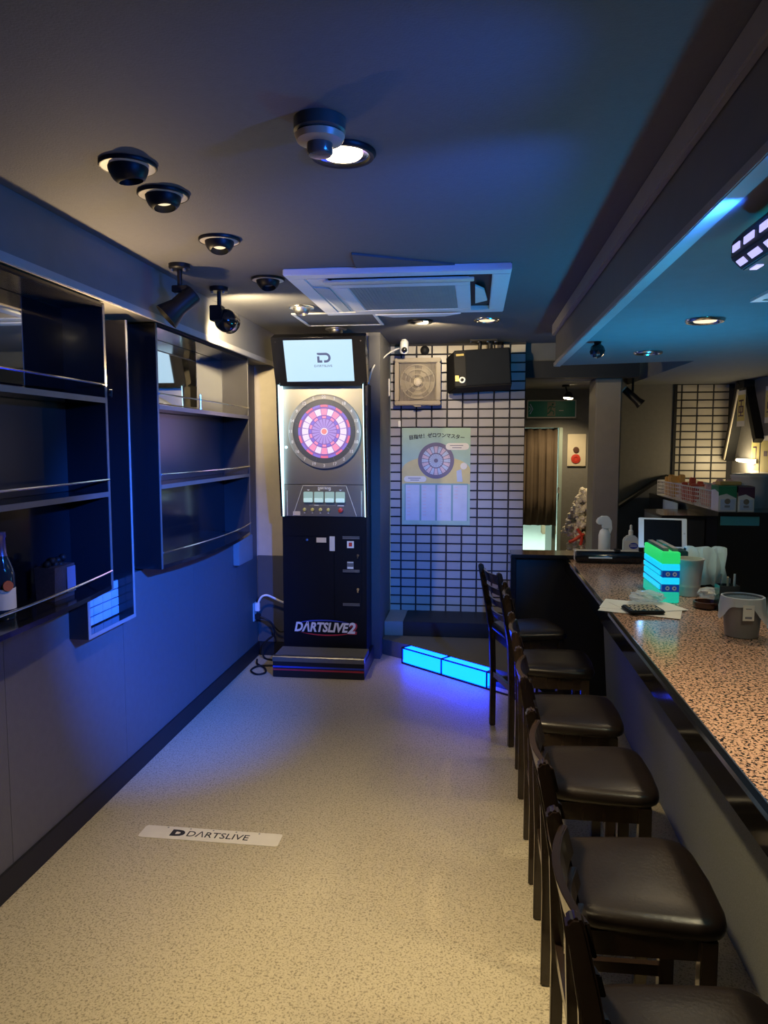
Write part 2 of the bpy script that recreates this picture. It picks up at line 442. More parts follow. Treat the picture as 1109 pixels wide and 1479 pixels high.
# sloping half wall of the stair
sw_ = nb(); prism(sw_, [(1.127, 0.0), (1.72, 0.0), (1.72, 1.335), (1.60, 1.27), (1.127, 0.93)], XZ, 6.90, 6.98)
st_ = struct('wall_stair', sw_, mat('stair_panel_paint', (0.10, 0.10, 0.11), 0.5))
cp_ = nb(); prism(cp_, [(1.127, 0.93), (1.60, 1.27), (1.72, 1.335), (1.72, 1.36), (1.59, 1.295), (1.127, 0.958)], XZ, 6.87, 6.985)
obj('stair_cap', cp_, M['base'], st_)

# ================================================================== BAR COUNTER AND PARTITION
ct = thing('bar_counter', 'long bar counter with a speckled pink granite top and carpeted front', 'counter', (0.87, 2.4, 0))
obj('granite_top', box(nb(), 0.600, 1.24, -1.0, 4.785, 0.862, 0.90), M['granite'], ct, bevel=0.004)
eb = nb(); prism(eb, [(0.577, 0.826), (0.5995, 0.826), (0.5995, 0.9005), (0.583, 0.9005), (0.577, 0.894)], XZ, -1.0, 4.785)
obj('polished_edge', eb, mat('black_polished_edge', (0.005, 0.005, 0.006), 0.10, spec=0.22), ct)
obj('edge_strip', box(nb(), 0.5995, 0.603, -1.0, 4.785, 0.9003, 0.9018), M['chrome'], ct)
obj('underside', box(nb(), 0.6, 1.24, -1.0, 4.785, 0.83, 0.8615), M['base'], ct)
fb = nb(); prism(fb, [(0.855, 0.0), (1.22, 0.0), (1.22, 0.829), (0.80, 0.829)], XZ, -1.0, 4.76)
obj('front_panel', fb, M['bar_front'], ct)
pt = thing('partition', 'low black partition panel at the far end of the bar counter', 'partition', (0.6, 4.9, 0))
obj('panel', box(nb(), 0.275, 1.25, 4.83, 4.96, 0, 0.895), M['base'], pt)
obj('end_post', box(nb(), 0.237, 0.272, 4.80, 5.0, 0, 0.9), M['gloss'], pt, bevel=0.004)
obj('top_cap', box(nb(), 0.237, 1.25, 4.79, 5.02, 0.9005, 0.925), M['gloss'], pt, bevel=0.004)

# ================================================================== BAR CHAIRS
def make_chair(label, loc):
    t = thing('bar_chair', label, 'chair', loc, 'dark wooden bar chairs along the counter')
    lx, ly = loc[0], loc[1]
    def P(name, bm, m, bv=0.0, sm=False, par=None):
        for v in bm.verts: v.co += Vector((lx, ly, 0))
        return obj(name, bm, m, par or t, bv, sm)
    # seat: domed cushion with a rounded trapezoid outline
    def outline(s, z, k=28):
        out = []
        for i in range(k):
            a = 2*PI*i/k; c, sn = math.cos(a), math.sin(a)
            e = 0.34
            px = math.copysign(abs(c)**e, c)*0.172*s; py = math.copysign(abs(sn)**e, sn)
            wdt = 0.176+0.016*(px/0.165)
            bow = 0.010*(1-py*py)*(1 if px > 0 else 0.2)
            out.append(Vector((0.0+px+bow, py*wdt*(s if s > 0.9 else s), z)))
        return out
    bm = nb(); rings = []
    for s, z in ((0.95, 0.580), (1.0, 0.588), (1.010, 0.599), (0.995, 0.610), (0.95, 0.619), (0.84, 0.625), (0.5, 0.629), (0.2, 0.630)):
        rings.append([bm.verts.new(p) for p in outline(s, z)])
    for A, B in zip(rings, rings[1:]):
        for i in range(28): bm.faces.new((A[i], A[(i+1)%28], B[(i+1)%28], B[i]))
    bm.faces.new(rings[0][::-1]); bm.faces.new(rings[-1])
    P('seat', bm, M['leather'], 0, True)
    bm = nb()
    for y0, y1, x0, x1 in ((-0.160, -0.140, -0.14, 0.14), (0.140, 0.160, -0.14, 0.14), (-0.14, 0.14, 0.128, 0.146), (-0.14, 0.14, -0.15, -0.132)):
        box(bm, x0, x1, y0, y1, 0.525, 0.579)
    P('seat_frame', bm, M['wood'])
    prof = [(-0.160, 0.0), (-0.128, 0.0), (-0.128, 0.30), (-0.136, 0.55), (-0.158, 0.70), (-0.188, 0.85), (-0.210, 0.945), (-0.217, 0.956), (-0.228, 0.956), (-0.238, 0.945), (-0.222, 0.86), (-0.192, 0.70), (-0.170, 0.56), (-0.160, 0.30)]
    for s in (-1, 1):
        bm = nb(); prism(bm, prof, XZ, s*0.158-0.014, s*0.158+0.014)
        P('rear_leg', bm, M['wood'], 0.004)
        P('front_leg', box(nb(), 0.112, 0.148, s*0.155-0.017, s*0.155+0.017, 0, 0.579), M['wood'], 0.003)
        P('side_stretcher', box(nb(), -0.128, 0.112, s*0.155-0.009, s*0.155+0.009, 0.26, 0.29), M['wood'])
    for z, h, xo in ((0.905, 0.055, -0.207), (0.835, 0.035, -0.190), (0.765, 0.035, -0.175), (0.69, 0.035, -0.164)):
        bm = nb(); n = 8; A = []
        for i in range(n+1):
            y = -0.143+0.286*i/n; b = -0.026*(1-(y/0.143)**2)
            A.append([bm.verts.new((xo+b+dx+dz*-0.25, y, z+dz)) for dx, dz in ((0, -h/2), (0.014, -h/2), (0.014, h/2), (0, h/2))])
        for a, c in zip(A, A[1:]):
            for j in range(4): bm.faces.new((a[j], a[(j+1)%4], c[(j+1)%4], c[j]))
        bm.faces.new(A[0][::-1]); bm.faces.new(A[-1])
        P('back_slat', bm, M['wood'], 0.002)
    P('foot_rail', box(nb(), 0.120, 0.142, -0.138, 0.138, 0.18, 0.215), M['wood'])
    P('back_stretcher', box(nb(), -0.152, -0.134, -0.143, 0.143, 0.30, 0.33), M['wood'])
    return t
CXc = 0.375
chair0 = make_chair('bar chair farthest down the row, angled away, by the blue glowing step', (0.301, 4.13, 0))
chair0.rotation_euler = (0, 0, math.radians(17))
for yy, lb in ((3.50, 'second bar chair from the far end of the row, in front of the angled one'),
               (2.83, 'third bar chair from the far end of the row, level with the beaded coaster'),
               (2.31, 'fourth bar chair from the far end of the row, beside the fifth, large seat'),
               (1.725, 'bar chair with the largest fully visible brown leather seat'),
               (1.195, 'bar chair whose seat is cut by the bottom edge of the photo'),
               (0.62, 'nearest bar chair, only its backrest top corner showing at the bottom edge')):
    dup(chair0, (CXc, yy, 0), random.uniform(-0.02, 0.02), lb)

# ================================================================== GLOWING CORNER STEP
stp = thing('corner_step', 'low carpeted corner step with blue glowing edge beneath the tiled wall', 'step', (-0.1, 5.4, 0))
A_, B_ = Vector((-0.527, 5.393, 0)), Vector((0.235, 4.755, 0))
dv = (B_-A_).normalized(); nv = Vector((dv.y, -dv.x, 0)); nv = -nv if nv.y > 0 else nv   # nv points to the room
L = (B_-A_).length
def st_pt(s, d, z): p = A_+dv*s-nv*d; return Vector((p.x, p.y, z))
bm = nb()
back = [st_pt(0, 0.09, 0), st_pt(L, 0.09, 0), Vector((0.44, 4.96+0.08, 0)), Vector((0.44, 6.147, 0)), Vector((-0.698, 6.147, 0)), Vector((-0.698, 5.62, 0))]
prism(bm, [(p.x, p.y) for p in back], XY, 0, 0.12)
obj('platform', bm, M['carpet'], stp)
for i, (s0, s1, m) in enumerate(((0.012, 0.392, 'cyan'), (0.408, 0.80, 'cyan2'))):
    bm = nb(); q = [st_pt(s0, 0.003, 0), st_pt(s1, 0.003, 0), st_pt(s1, 0.088, 0), st_pt(s0, 0.088, 0)]
    prism(bm, [(p.x, p.y) for p in q], XY, 0.012, 0.119)
    obj('light_panel', bm, M[m], stp, bevel=0.002)
bm = nb()
def bar3(a, b, r=0.006): tube(bm, [a, b], r, 4)
bar3(st_pt(0, 0, 0.119), st_pt(L, 0, 0.119)); bar3(st_pt(0, 0, 0.006), st_pt(L, 0, 0.006))
for s in (0.004, 0.40, 0.81): bar3(st_pt(s, 0, 0.006), st_pt(s, 0, 0.119)); bar3(st_pt(s, 0, 0.119), st_pt(s, 0.09, 0.121))
obj('panel_frame', bm, M['black'], stp)

# ================================================================== WALL CABINETS
def rail(bm, y0, y1, z, bow, r=0.0045):
    pts = []
    for i in range(17):
        t = i/16; pts.append((-1.536+bow*4*t*(1-t), y0+(y1-y0)*t, z))
    tube(bm, pts, r, 6)
def cabinet(label, y0, y1, bottle_posts):
    t = thing('wall_cabinet', label, 'cabinet', (-1.63, (y0+y1)/2, 1.01))
    fx, bx, zt, zb = -1.54, -1.72, 2.215, 1.01
    for a, b in ((y0, y0+0.014), (y1-0.014, y1)):
        sp = obj('side_panel', box(nb(), bx-0.012, fx-0.002, a, b, zb, zt), M['gloss_soft'] if b == y1 and y1 > 4 else M['gloss'], t)
        obj('edge_band', box(nb(), fx-0.002, fx+0.001, a-0.001, b+0.001, zb, zt), M['steel_dark'], sp)
    i0, i1 = y0+0.0145, y1-0.0145
    obj('mirror_back', box(nb(), bx-0.012, bx, i0, i1, 1.826, zt-0.02), M['mirror'], t)
    obj('back_panel', box(nb(), bx-0.012, bx, i0, i1, 1.432, 1.80), M['gloss_soft'], t)
    obj('back_panel', box(nb(), bx-0.012, bx, i0, i1, 1.03, 1.408), M['gloss'], t)
    obj('top_panel', box(nb(), bx-0.012, fx, i0, i1, zt-0.018, zt), M['gloss'], t)
    for z0, z1 in ((1.803, 1.825), (1.41, 1.431)):
        sh = obj('shelf', box(nb(), bx+0.001, fx, i0, i1, z0, z1), M['gloss'], t)
        obj('edge_band', box(nb(), fx, fx+0.003, i0, i1, z0, z1), M['steel_dark'], sh)
    bm = nb(); n = 16
    poly = [(bx-0.012, i0)]+[(fx+0.06*4*(k/n)*(1-k/n), i0+(i1-i0)*k/n) for k in range(n+1)]+[(bx-0.012, i1)]
    prism(bm, poly, XY, zb, 1.029)
    bt = obj('bottom_shelf', bm, M['gloss'], t)
    for z, bow in ((1.878, 0.012), (1.482, 0.045), (1.092, 0.06)):
        bm = nb(); rail(bm, i0, i1, z, bow)
        rl = obj('rail', bm, M['chrome'], t)
        for f in (bottle_posts if z > 1.6 else ()):
            x = -1.536+bow*4*f*(1-f); y = i0+(i1-i0)*f
            zs = 1.826 if z > 1.6 else (1.432 if z > 1.2 else 1.0295)
            obj('rail_post', cyl(nb(), (x, y, zs), (x, y, z+0.03), 0.0035, n=6), M['chrome'], rl)
    return t
cabinet('black wall cabinet nearer the camera, with the champagne bottle on its lowest shelf', 1.15, 2.985, (0.15,))
cabinet('black wall cabinet farther down the wall, its mirror reflecting the bright screen', 3.487, 4.965, (0.36,))

# framed recess between the cabinets
fr = thing('framed_recess', 'box frame between the two cabinets holding small tiles and a black glass panel', 'frame', (-1.6, 3.2, 0.85))
FX = -1.575
obj('frame_board', box(nb(), -1.659, FX, 2.83, 3.255, 0.826, 0.840), M['gloss'], fr)
obj('frame_board', box(nb(), -1.659, FX, 2.83, 2.845, 0.8405, 1.005), M['gloss'], fr)
obj('frame_board', box(nb(), -1.70, FX, 3.239, 3.255, 0.8405, 2.19), M['gloss'], fr)
ed = nb(); box(ed, FX, FX+0.003, 2.829, 3.256, 0.825, 0.841); box(ed, FX, FX+0.003, 2.829, 2.846, 0.841, 1.005); box(ed, FX, FX+0.003, 3.240, 3.254, 0.841, 2.19)
obj('frame_edge', ed, M['trim'], fr)
obj('black_glass', box(nb(), -1.70, -1.69, 2.995, 3.2385, 1.012, 2.19), mat('black_glass', (0.012, 0.011, 0.011), 0.2, coat=0.3), fr)
obj('tile_backing', box(nb(), -1.6595, -1.652, 2.846, 3.2385, 0.8405, 1.004), M['grout'], fr)
for i in range(5):
    for k in range(4):
        y0, z0 = 2.850+i*0.080, 0.846+k*0.040
        bm = nb(); box(bm, -1.652, -1.646, y0, min(y0+0.076, 3.236), z0, min(z0+0.035, 1.003))
        obj('tile', bm, M['mosaic'], fr)
up = thing('added_uplight', 'slim added uplight at the end edge of the nearer cabinet, for the ceiling glow', 'light', (-1.53, 3.015, 2.0))  # added lamp, stands in for light reflected up from the cabinets
ux, uy, uz = -1.532, 3.004, 1.86
obj('lamp_body', cyl(nb(), (ux, uy, uz-0.03), (ux, uy, uz), 0.006, 0.007), M['black'], up)
obj('lamp_arm', box(nb(), ux-0.004, ux+0.002, 2.9865, uy-0.0062, uz-0.025, uz-0.015), M['black'], up)
obj('lamp_lens', cyl(nb(), (ux, uy, uz+0.0005), (ux, uy, uz+0.002), 0.006), M['bulb_dim'], up)
lamp('uplight', 'SPOT', (ux+0.008, uy+0.01, uz+0.012), 38, (1.0, 0.70, 0.36), up, aim=(ux+0.1, uy-0.12, 2.45), spot=150, blend=0.9, radius=0.012)

cb = tag(obj('wall_box', box(nb(), -1.6595, -1.615, 4.93, 5.25, 0.79, 0.975), M['trim'], None, bevel=0.004), 'small pale box on the left wall under the end of the farther cabinet', 'box')

# things on the shelves
def bottle(name, label, x, y, z, R, H, glass, foil=None, lab=None, up_=None):
    t = thing(name, label, 'bottle', (x, y, z))
    obj('glass_body', lathe(nb(), [(0, 0), (R*0.9, 0), (R, H*0.03), (R, H*0.52), (R*0.85, H*0.6), (R*0.42, H*0.76), (R*0.36, H*0.93), (R*0.4, H*0.95), (R*0.4, H), (0, H)], (x, y, z), n=24), glass, t, smooth=True)
    if foil: obj('foil', lathe(nb(), [(R*0.5, H*0.73), (R*0.44, H*0.76), (R*0.39, H*0.93), (R*0.46, H*0.95), (R*0.44, H*1.005), (0, H*1.01)], (x, y, z), n=24), foil, t, smooth=True)
    if lab:
        l = obj('label', lathe(nb(), [(R*1.01, H*0.12), (R*1.015, H*0.12), (R*1.015, H*0.36), (R*1.01, H*0.36)], (x, y, z), n=24), lab, t, smooth=True)
        obj('seal', cyl(nb(), (x+R*0.9, y-R*0.6, z+H*0.40), (x+R*1.0, y-R*0.66, z+H*0.40), R*0.42), up_, l)
    return t
bottle('champagne_bottle', 'dark champagne bottle with violet foil on the near cabinet\'s lowest shelf', -1.615, 2.345, 1.0295, 0.042, 0.30, M['glass_blue'], M['foil'], M['paper'], mat('orange_seal', (0.50, 0.13, 0.05), 0.5))
bottle('small_bottle', 'small green-gold bottle on the far cabinet\'s lowest shelf, at its near end', -1.61, 3.60, 1.0295, 0.024, 0.20, mat('gold_green_glass', (0.16, 0.15, 0.04), 0.15, coat=0.4))
gb = thing('paper_carrier', 'dark patterned paper bag on the near cabinet\'s lowest shelf, right of the bottle', 'bag', (-1.63, 2.69, 1.0295))
bm = nb(); prism(bm, [(-1.665, 1.0295), (-1.59, 1.0295), (-1.585, 1.16), (-1.67, 1.16)], XZ, 2.62, 2.76)
obj('bag_body', bm, mat('dark_pattern_paper', (0.05, 0.035, 0.035), 0.7, var=0.5, scale=90), gb)
obj('side_panel', box(nb(), -1.584, -1.582, 2.70, 2.76, 1.05, 1.15), mat('blue_gray_card', (0.16, 0.18, 0.28), 0.6), gb)
bm = nb()
for k in range(7): sphere(bm, (-1.625+0.012*math.sin(k*2.1), 2.635+k*0.018, 1.17+0.012*math.sin(k*1.3)), 0.016, 8, 5)
obj('tissue', bm, M['black'], gb, smooth=True)

# ================================================================== DART MACHINE
BY = 5.22
dm = thing('dart_machine', 'tall electronic dart machine with a glowing dartboard and a tilted screen', 'machine', (-1.07, 5.2, 0))
obj('base_step', box(nb(), -1.395, -0.745, 4.96, 5.46, 0.0, 0.115), mat('machine_navy_black', (0.006, 0.008, 0.016), 0.35), dm, bevel=0.003)
obj('step_mat', box(nb(), -1.39, -0.75, 4.995, BY-0.002, 0.1155, 0.150), M['carpet'], dm)
ns = nb(); prism(ns, [(4.952, 0.1155), (4.994, 0.1155), (4.994, 0.152), (4.958, 0.152), (4.952, 0.146)], YZ, -1.396, -0.744)
obj('step_nosing', ns, M['steel'], dm)
obj('stripe', box(nb(), -1.394, -0.746, 4.9580, 4.9597, 0.070, 0.082), M['blue_ink'], dm)
obj('stripe', box(nb(), -1.394, -0.746, 4.9580, 4.9597, 0.050, 0.062), M['red_ink'], dm)
obj('lower_cabinet', box(nb(), -1.382, -0.765, BY, 5.478, 0.1155, 1.112), mat('machine_black', (0.004, 0.005, 0.009), 0.4, spec=0.25), dm, bevel=0.004)
obj('upper_cabinet', box(nb(), -1.372, -0.768, BY+0.004, 5.478, 1.1125, 2.06), M['black'], dm)
# side fins with the lit inner strip
finp = [(BY, 1.113), (BY-0.022, 1.113), (BY-0.045, 1.30), (BY-0.075, 1.55), (BY-0.10, 1.80), (BY-0.118, 2.045), (BY, 2.045)]
for x0, x1, xs in ((-1.386, -1.3725, -1.3722), (-0.7675, -0.754, -0.7678)):
    bm = nb(); prism(bm, finp, YZ, x0, x1); f = obj('side_fin', bm, M['gloss'], dm)
    sp = [(a+0.004 if a < BY-0.01 else a, b) for a, b in finp]
    bm = nb(); s = 1 if x0 < -1 else -1
    prism(bm, sp, YZ, xs, xs+0.006*s); obj('light_strip', bm, M['led_white'], f)
fp = obj('face_plate', box(nb(), -1.365, -0.7755, BY-0.006, BY+0.003, 1.345, 2.045), M['steel'], dm, bevel=0.002)
# dartboard
BC = Vector((-1.063, BY-0.006, 1.722))
db = obj('dartboard', lathe(nb(), [(0, 0), (0.262, 0), (0.262, 0.022), (0.254, 0.026), (0.226, 0.026), (0.226, 0.014), (0, 0.014)], BC, (0, -1, 0), 64), mat('board_ring_silver', (0.33, 0.325, 0.31), 0.45, 0.2), dm, smooth=True)
obj('catch_ring', lathe(nb(), [(0.190, 0.0145), (0.225, 0.0145), (0.225, 0.020), (0.190, 0.020)], BC, (0, -1, 0), 64), mat('catch_ring_slate', (0.085, 0.10, 0.13), 0.4), db)
obj('spider', lathe(nb(), [(0, 0.0145), (0.190, 0.0145), (0.190, 0.017), (0, 0.017)], BC, (0, -1, 0), 64), mat('spider_violet', (0.16, 0.10, 0.30), 0.5, emit=(0.28, 0.14, 0.55), es=0.45), db)
bm = nb()
for k in (1, 4, 8, 13, 17, 21, 27, 31, 35):
    a = 2*PI*(k+0.5)/40+0.05; d = Vector((math.sin(a), 0, math.cos(a)))
    p = BC+Vector((0, -0.0205, 0)); tube(bm, [p+d*0.192, p+d*0.224], 0.0015, 4)
obj('ring_wires', bm, M['steel'], db)
def sector(r0, r1, a0, a1, n):
    bm = nb(); a_ = [a0+(a1-a0)*i/n for i in range(n+1)]
    poly = [(r0*math.sin(a), r0*math.cos(a)) for a in a_]+[(r1*math.sin(a), r1*math.cos(a)) for a in a_[::-1]]
    prism(bm, poly, XZ, -0.0215, -0.0171); bmesh.ops.recalc_face_normals(bm, faces=bm.faces)
    me = bpy.data.meshes.new('segment'); bm.to_mesh(me); bm.free(); return me
ORDER = [20,1,18,4,13,6,10,15,2,17,3,19,7,16,8,11,14,9,12,5]
rg = [(0.174, 0.1885, 'seg_red', 'seg_violet'), (0.116, 0.160, 'seg_pink', 'seg_white'), (0.0935, 0.1085, 'seg_pink', 'seg_violet'), (0.028, 0.088, 'seg_lav', 'seg_lav')]
gap = 0.012
for r0, r1, c0, c1 in rg:
    gg = 0.0022/((r0+r1)/2)
    for par, c in ((0, c0), (1, c1)):
        me = sector(r0, r1, -PI/20+gg, PI/20-gg, 3); me.materials.append(M[c])
        me2 = None
        for k in range(par, 20, 2):
            use = me
            if c0 == 'seg_pink' and c1 == 'seg_white' and par == 0 and k in (4, 6, 14, 16):  # pink segments at the sides turned white to paint in their overexposure
                if me2 is None: me2 = me.copy(); me2.materials.clear(); me2.materials.append(M['seg_white'])
                use = me2
            o = bpy.data.objects.new('segment', use); COL.objects.link(o)
            o.location = BC; o.rotation_euler = (0, 2*PI*k/20, 0); adopt(o, db)
obj('outer_bull', lathe(nb(), [(0, 0.0171), (0.026, 0.0171), (0.026, 0.022), (0, 0.022)], BC, (0, -1, 0), 24), M['seg_white'], db)
obj('bullseye', lathe(nb(), [(0, 0.0221), (0.019, 0.0221), (0.017, 0.024), (0, 0.024)], BC, (0, -1, 0), 24), M['bull'], db)
for k, nmb in enumerate(ORDER):
    a = 2*PI*k/20
    text('number', str(nmb), 0.030, BC+Vector((0.242*math.sin(a), -0.0268, 0.242*math.cos(a))), (1,0,0), (0,0,1), M['white_ink'], db, bold=0.0008)
obj('target_light', cyl(nb(), (-1.345, BY-0.0065, 1.61), (-1.345, BY-0.010, 1.61), 0.010), M['led_white'], dm)
# control panel
cp = obj('control_panel', box(nb(), -1.365, -0.7755, BY-0.010, BY+0.003, 1.114, 1.342), M['steel_dark'], dm, bevel=0.003)
CX = -1.068; fy = BY-0.0105
def ln(p, q, r=0.0022):
    bm = nb(); tube(bm, [(p[0], fy, p[1]), (q[0], fy, q[1])], r, 4); obj('outline', bm, M['offwhite'], cp)
ln((-1.30, 1.118), (-1.225, 1.335)); ln((-0.835, 1.118), (-0.91, 1.335)); ln((-1.225, 1.335), (-0.91, 1.335))
ln((-1.34, 1.118), (-1.34, 1.30)); ln((-0.80, 1.118), (-0.80, 1.30)); ln((-1.18, 1.196), (-0.985, 1.196), 0.001)
text('title', 'DΛRTSLIVE', 0.019, (CX, fy-0.0004, 1.317), (1,0,0), (0,0,1), M['white_ink'], cp, bold=0.001)
for i in range(4):
    x = CX-0.117+i*0.078
    s = obj('card_slot', box(nb(), x-0.033, x+0.033, fy-0.016, fy-0.0002, 1.217, 1.292), M['slot'], cp, bevel=0.003)
    obj('slot_lip', box(nb(), x-0.031, x+0.031, fy-0.024, fy-0.0165, 1.218, 1.247), mat('slot_lip_light', (0.5, 0.6, 0.6), 0.3, emit=(0.5, 0.85, 0.85), es=0.5) if i == 0 else bpy.data.materials['slot_lip_light'], s, bevel=0.002)
    bm = nb(); prism(bm, [(x-0.011, 1.308), (x+0.011, 1.308), (x, 1.298)], XZ, fy-0.0012, fy); obj('arrow_mark', bm, M['white_ink'], cp)
    xb = CX-0.145+i*0.058
    bt = obj('button', lathe(nb(), [(0.0, 0), (0.013, 0), (0.012, 0.010), (0.006, 0.013), (0, 0.013)], (xb, fy-0.0002, 1.163), (0,-1,0), 20), M['yellow_btn'], cp, smooth=True)
    obj('button_mark', box(nb(), xb-0.006, xb+0.004, fy-0.001, fy, 1.137, 1.143), M['white_ink'], cp)
obj('button', lathe(nb(), [(0, 0), (0.018, 0), (0.016, 0.012), (0.008, 0.016), (0, 0.016)], (CX+0.118, fy-0.0002, 1.160), (0,-1,0), 24), M['red'], cp, smooth=True)
obj('button_mark', box(nb(), CX+0.095, CX+0.141, fy-0.001, fy, 1.190, 1.196), M['white_ink'], cp)
obj('button_mark', box(nb(), CX-0.075, CX-0.042, fy-0.001, fy, 1.192, 1.198), M['white_ink'], cp)
obj('sticker', box(nb(), -1.300, -1.246, fy-0.001, fy, 1.121, 1.150), M['cream'], cp)
# monitor, leaning forward
bz, tz, by_, ty_ = 2.036, 2.355, BY-0.09, BY-0.215
md = Vector((0, ty_-by_, tz-bz)).normalized(); mn = Vector((0, -md.z, md.y))       # up along screen, out of screen
Hm = math.hypot(ty_-by_, tz-bz); MO = Vector((-1.062, by_, bz)); WX = Vector((1, 0, 0))
RM = Matrix((WX, md, mn)).transposed()
def mbox(x0, x1, v0, v1, d0, d1):
    bm = nb(); box(bm, x0, x1, v0, v1, d0, d1)
    for v in bm.verts: v.co = MO+RM @ v.co
    return bm
mo = obj('monitor', mbox(-0.332, 0.318, 0.0, Hm, -0.10, 0.0), M['gloss'], dm, bevel=0.004)
sc = obj('screen', mbox(-0.245, 0.230, 0.034, Hm-0.020, 0.0005, 0.002), M['screen'], mo)
obj('screw', cyl(nb(), MO+RM @ Vector((0.29, Hm-0.03, 0.0)), MO+RM @ Vector((0.29, Hm-0.03, 0.003)), 0.005), M['chrome'], mo)
obj('screw', cyl(nb(), MO+RM @ Vector((-0.30, Hm-0.03, 0.0)), MO+RM @ Vector((-0.30, Hm-0.03, 0.003)), 0.005), M['chrome'], mo)
LC = (0.028, 0.200); lw = 0.016
outer = [(-0.046, 0.034), (0.020, 0.034)]+[(0.014+0.034*math.sin(a), 0.034*math.cos(a)) for a in [PI*i/10 for i in range(1, 10)]]+[(0.012, -0.034), (0.000, -0.034)]
inner = [(0.000, -0.034+lw), (0.012, -0.034+lw)]+[(0.014+0.018*math.sin(a), 0.018*math.cos(a)) for a in [PI*i/10 for i in range(9, 0, -1)]]+[(0.012, 0.034-lw), (-0.030, 0.034-lw), (-0.046, 0.034-lw+0.004)]
def mpoly(poly):
    bm = nb(); prism(bm, poly, lambda p, q, t: MO+RM @ Vector((LC[0]+p, LC[1]+q, t)), 0.0022, 0.003); return bm
obj('emblem', mpoly(outer+inner), M['screen_logo'], sc)
obj('emblem', mpoly([(-0.046, 0.010), (-0.030, 0.010), (-0.030, -0.034+lw), (-0.012, -0.034+lw), (-0.012, -0.034), (-0.046, -0.034)]), M['screen_logo'], sc)
text('screen_text', 'DΛRTSLIVE', 0.022, MO+RM @ Vector((LC[0]-0.008, 0.142, 0.0024)), WX, md, M['screen_logo'], sc, width=0.125)
obj('neck', box(nb(), -1.20, -0.92, 5.235, 5.47, 2.0605, 2.30), M['black'], dm)
# front door details
ff = BY-0.0002
def fbox(name, x0, x1, z0, z1, m, d=0.003, par=dm, bv=0): return obj(name, box(nb(), x0, x1, ff-d, ff, z0, z1), m, par, bv)
fd = fbox('door_panel', -1.345, -1.0, 0.36, 0.97, bpy.data.materials['machine_black'], 0.004, bv=0.002)
obj('lock', cyl(nb(), (-1.198, ff-0.004, 0.944), (-1.198, ff-0.010, 0.944), 0.009), M['chrome'], fd)
fbox('sticker', -1.130, -1.058, 0.925, 0.960, M['cream'], 0.0055)
fbox('coin_plate', -1.034, -0.996, 0.865, 0.970, M['offwhite'], 0.0065)
cd = fbox('coin_door', -0.945, -0.800, 0.715, 0.975, bpy.data.materials['machine_black'], 0.005, bv=0.002)
cd2 = fbox('cash_door', -0.945, -0.800, 0.47, 0.700, bpy.data.materials['machine_black'], 0.005, bv=0.002)
for z in (0.966, 0.724, 0.478):
    fbox('hinge', -0.938, -0.815, z-0.012, z-0.004, M['steel_dark'], 0.010); fbox('hinge', -0.938, -0.815, z-0.001, z+0.007, M['steel_dark'], 0.010)
s1 = fbox('warning_sticker', -0.906, -0.856, 0.888, 0.938, M['paper'], 0.007, cd); obj('red_mark', box(nb(), -0.893, -0.869, ff-0.008, ff-0.0071, 0.900, 0.928), M['red'], s1)
fbox('bill_slot', -0.906, -0.858, 0.735, 0.790, M['steel_dark'], 0.009, cd); fbox('slot_label', -0.904, -0.860, 0.738, 0.752, M['paper'], 0.0105, cd)
fbox('slot_label', -0.904, -0.860, 0.780, 0.788, M['offwhite'], 0.0105, cd)
for z, p in ((0.835, cd), (0.588, cd2)):
    obj('lock', cyl(nb(), (-0.827, ff-0.005, z), (-0.827, ff-0.012, z), 0.009), M['chrome'], p); obj('key', box(nb(), -0.831, -0.823, ff-0.02, ff-0.012, z-0.02, z), M['chrome'], p)
# logo on the lower door, shadow arcs behind it
LZ = 0.298
for sgn, c in ((1, 'blue_ink'), (-1, 'red_ink')):
    A2 = [(0.235*math.cos(a), 0.060*math.sin(a)) for a in [PI*(0.12+0.7*i/18) for i in range(19)]]
    B2 = [(0.235*math.cos(a), 0.060*math.sin(a)-0.010*math.sin(PI*i/18)) for i, a in enumerate([PI*(0.12+0.7*i/18) for i in range(19)])]
    bm = nb(); pl = A2+B2[1:-1][::-1]
    prism(bm, [(-1.075+sgn*-p if sgn > 0 else -1.065+p, LZ+sgn*q) for p, q in pl], XZ, ff-0.0046, ff-0.0042); obj('swoosh', bm, M[c], dm)
text('logo_text', 'DΛRTSLIVE', 0.094, (-1.105, ff-0.0062, LZ), (1,0,0), (0,0,1), M['white_ink'], dm, shear=0.25, width=0.405, bold=0.0035)
text('logo_text', '2', 0.108, (-0.878, ff-0.0062, LZ-0.002), (1,0,0), (0,0,1), M['white_ink'], dm, shear=0.2, bold=0.004)
text('logo_shadow', '2', 0.108, (-0.868, ff-0.0052, LZ-0.006), (1,0,0), (0,0,1), M['red_ink'], dm, shear=0.2, bold=0.006)
lamp('board_glow', 'AREA', (-1.063, BY-0.05, 1.722), 0.5, (0.75, 0.5, 1.0), dm, aim=(-1.063, 3.0, 1.6), size=(0.36, 0.36))

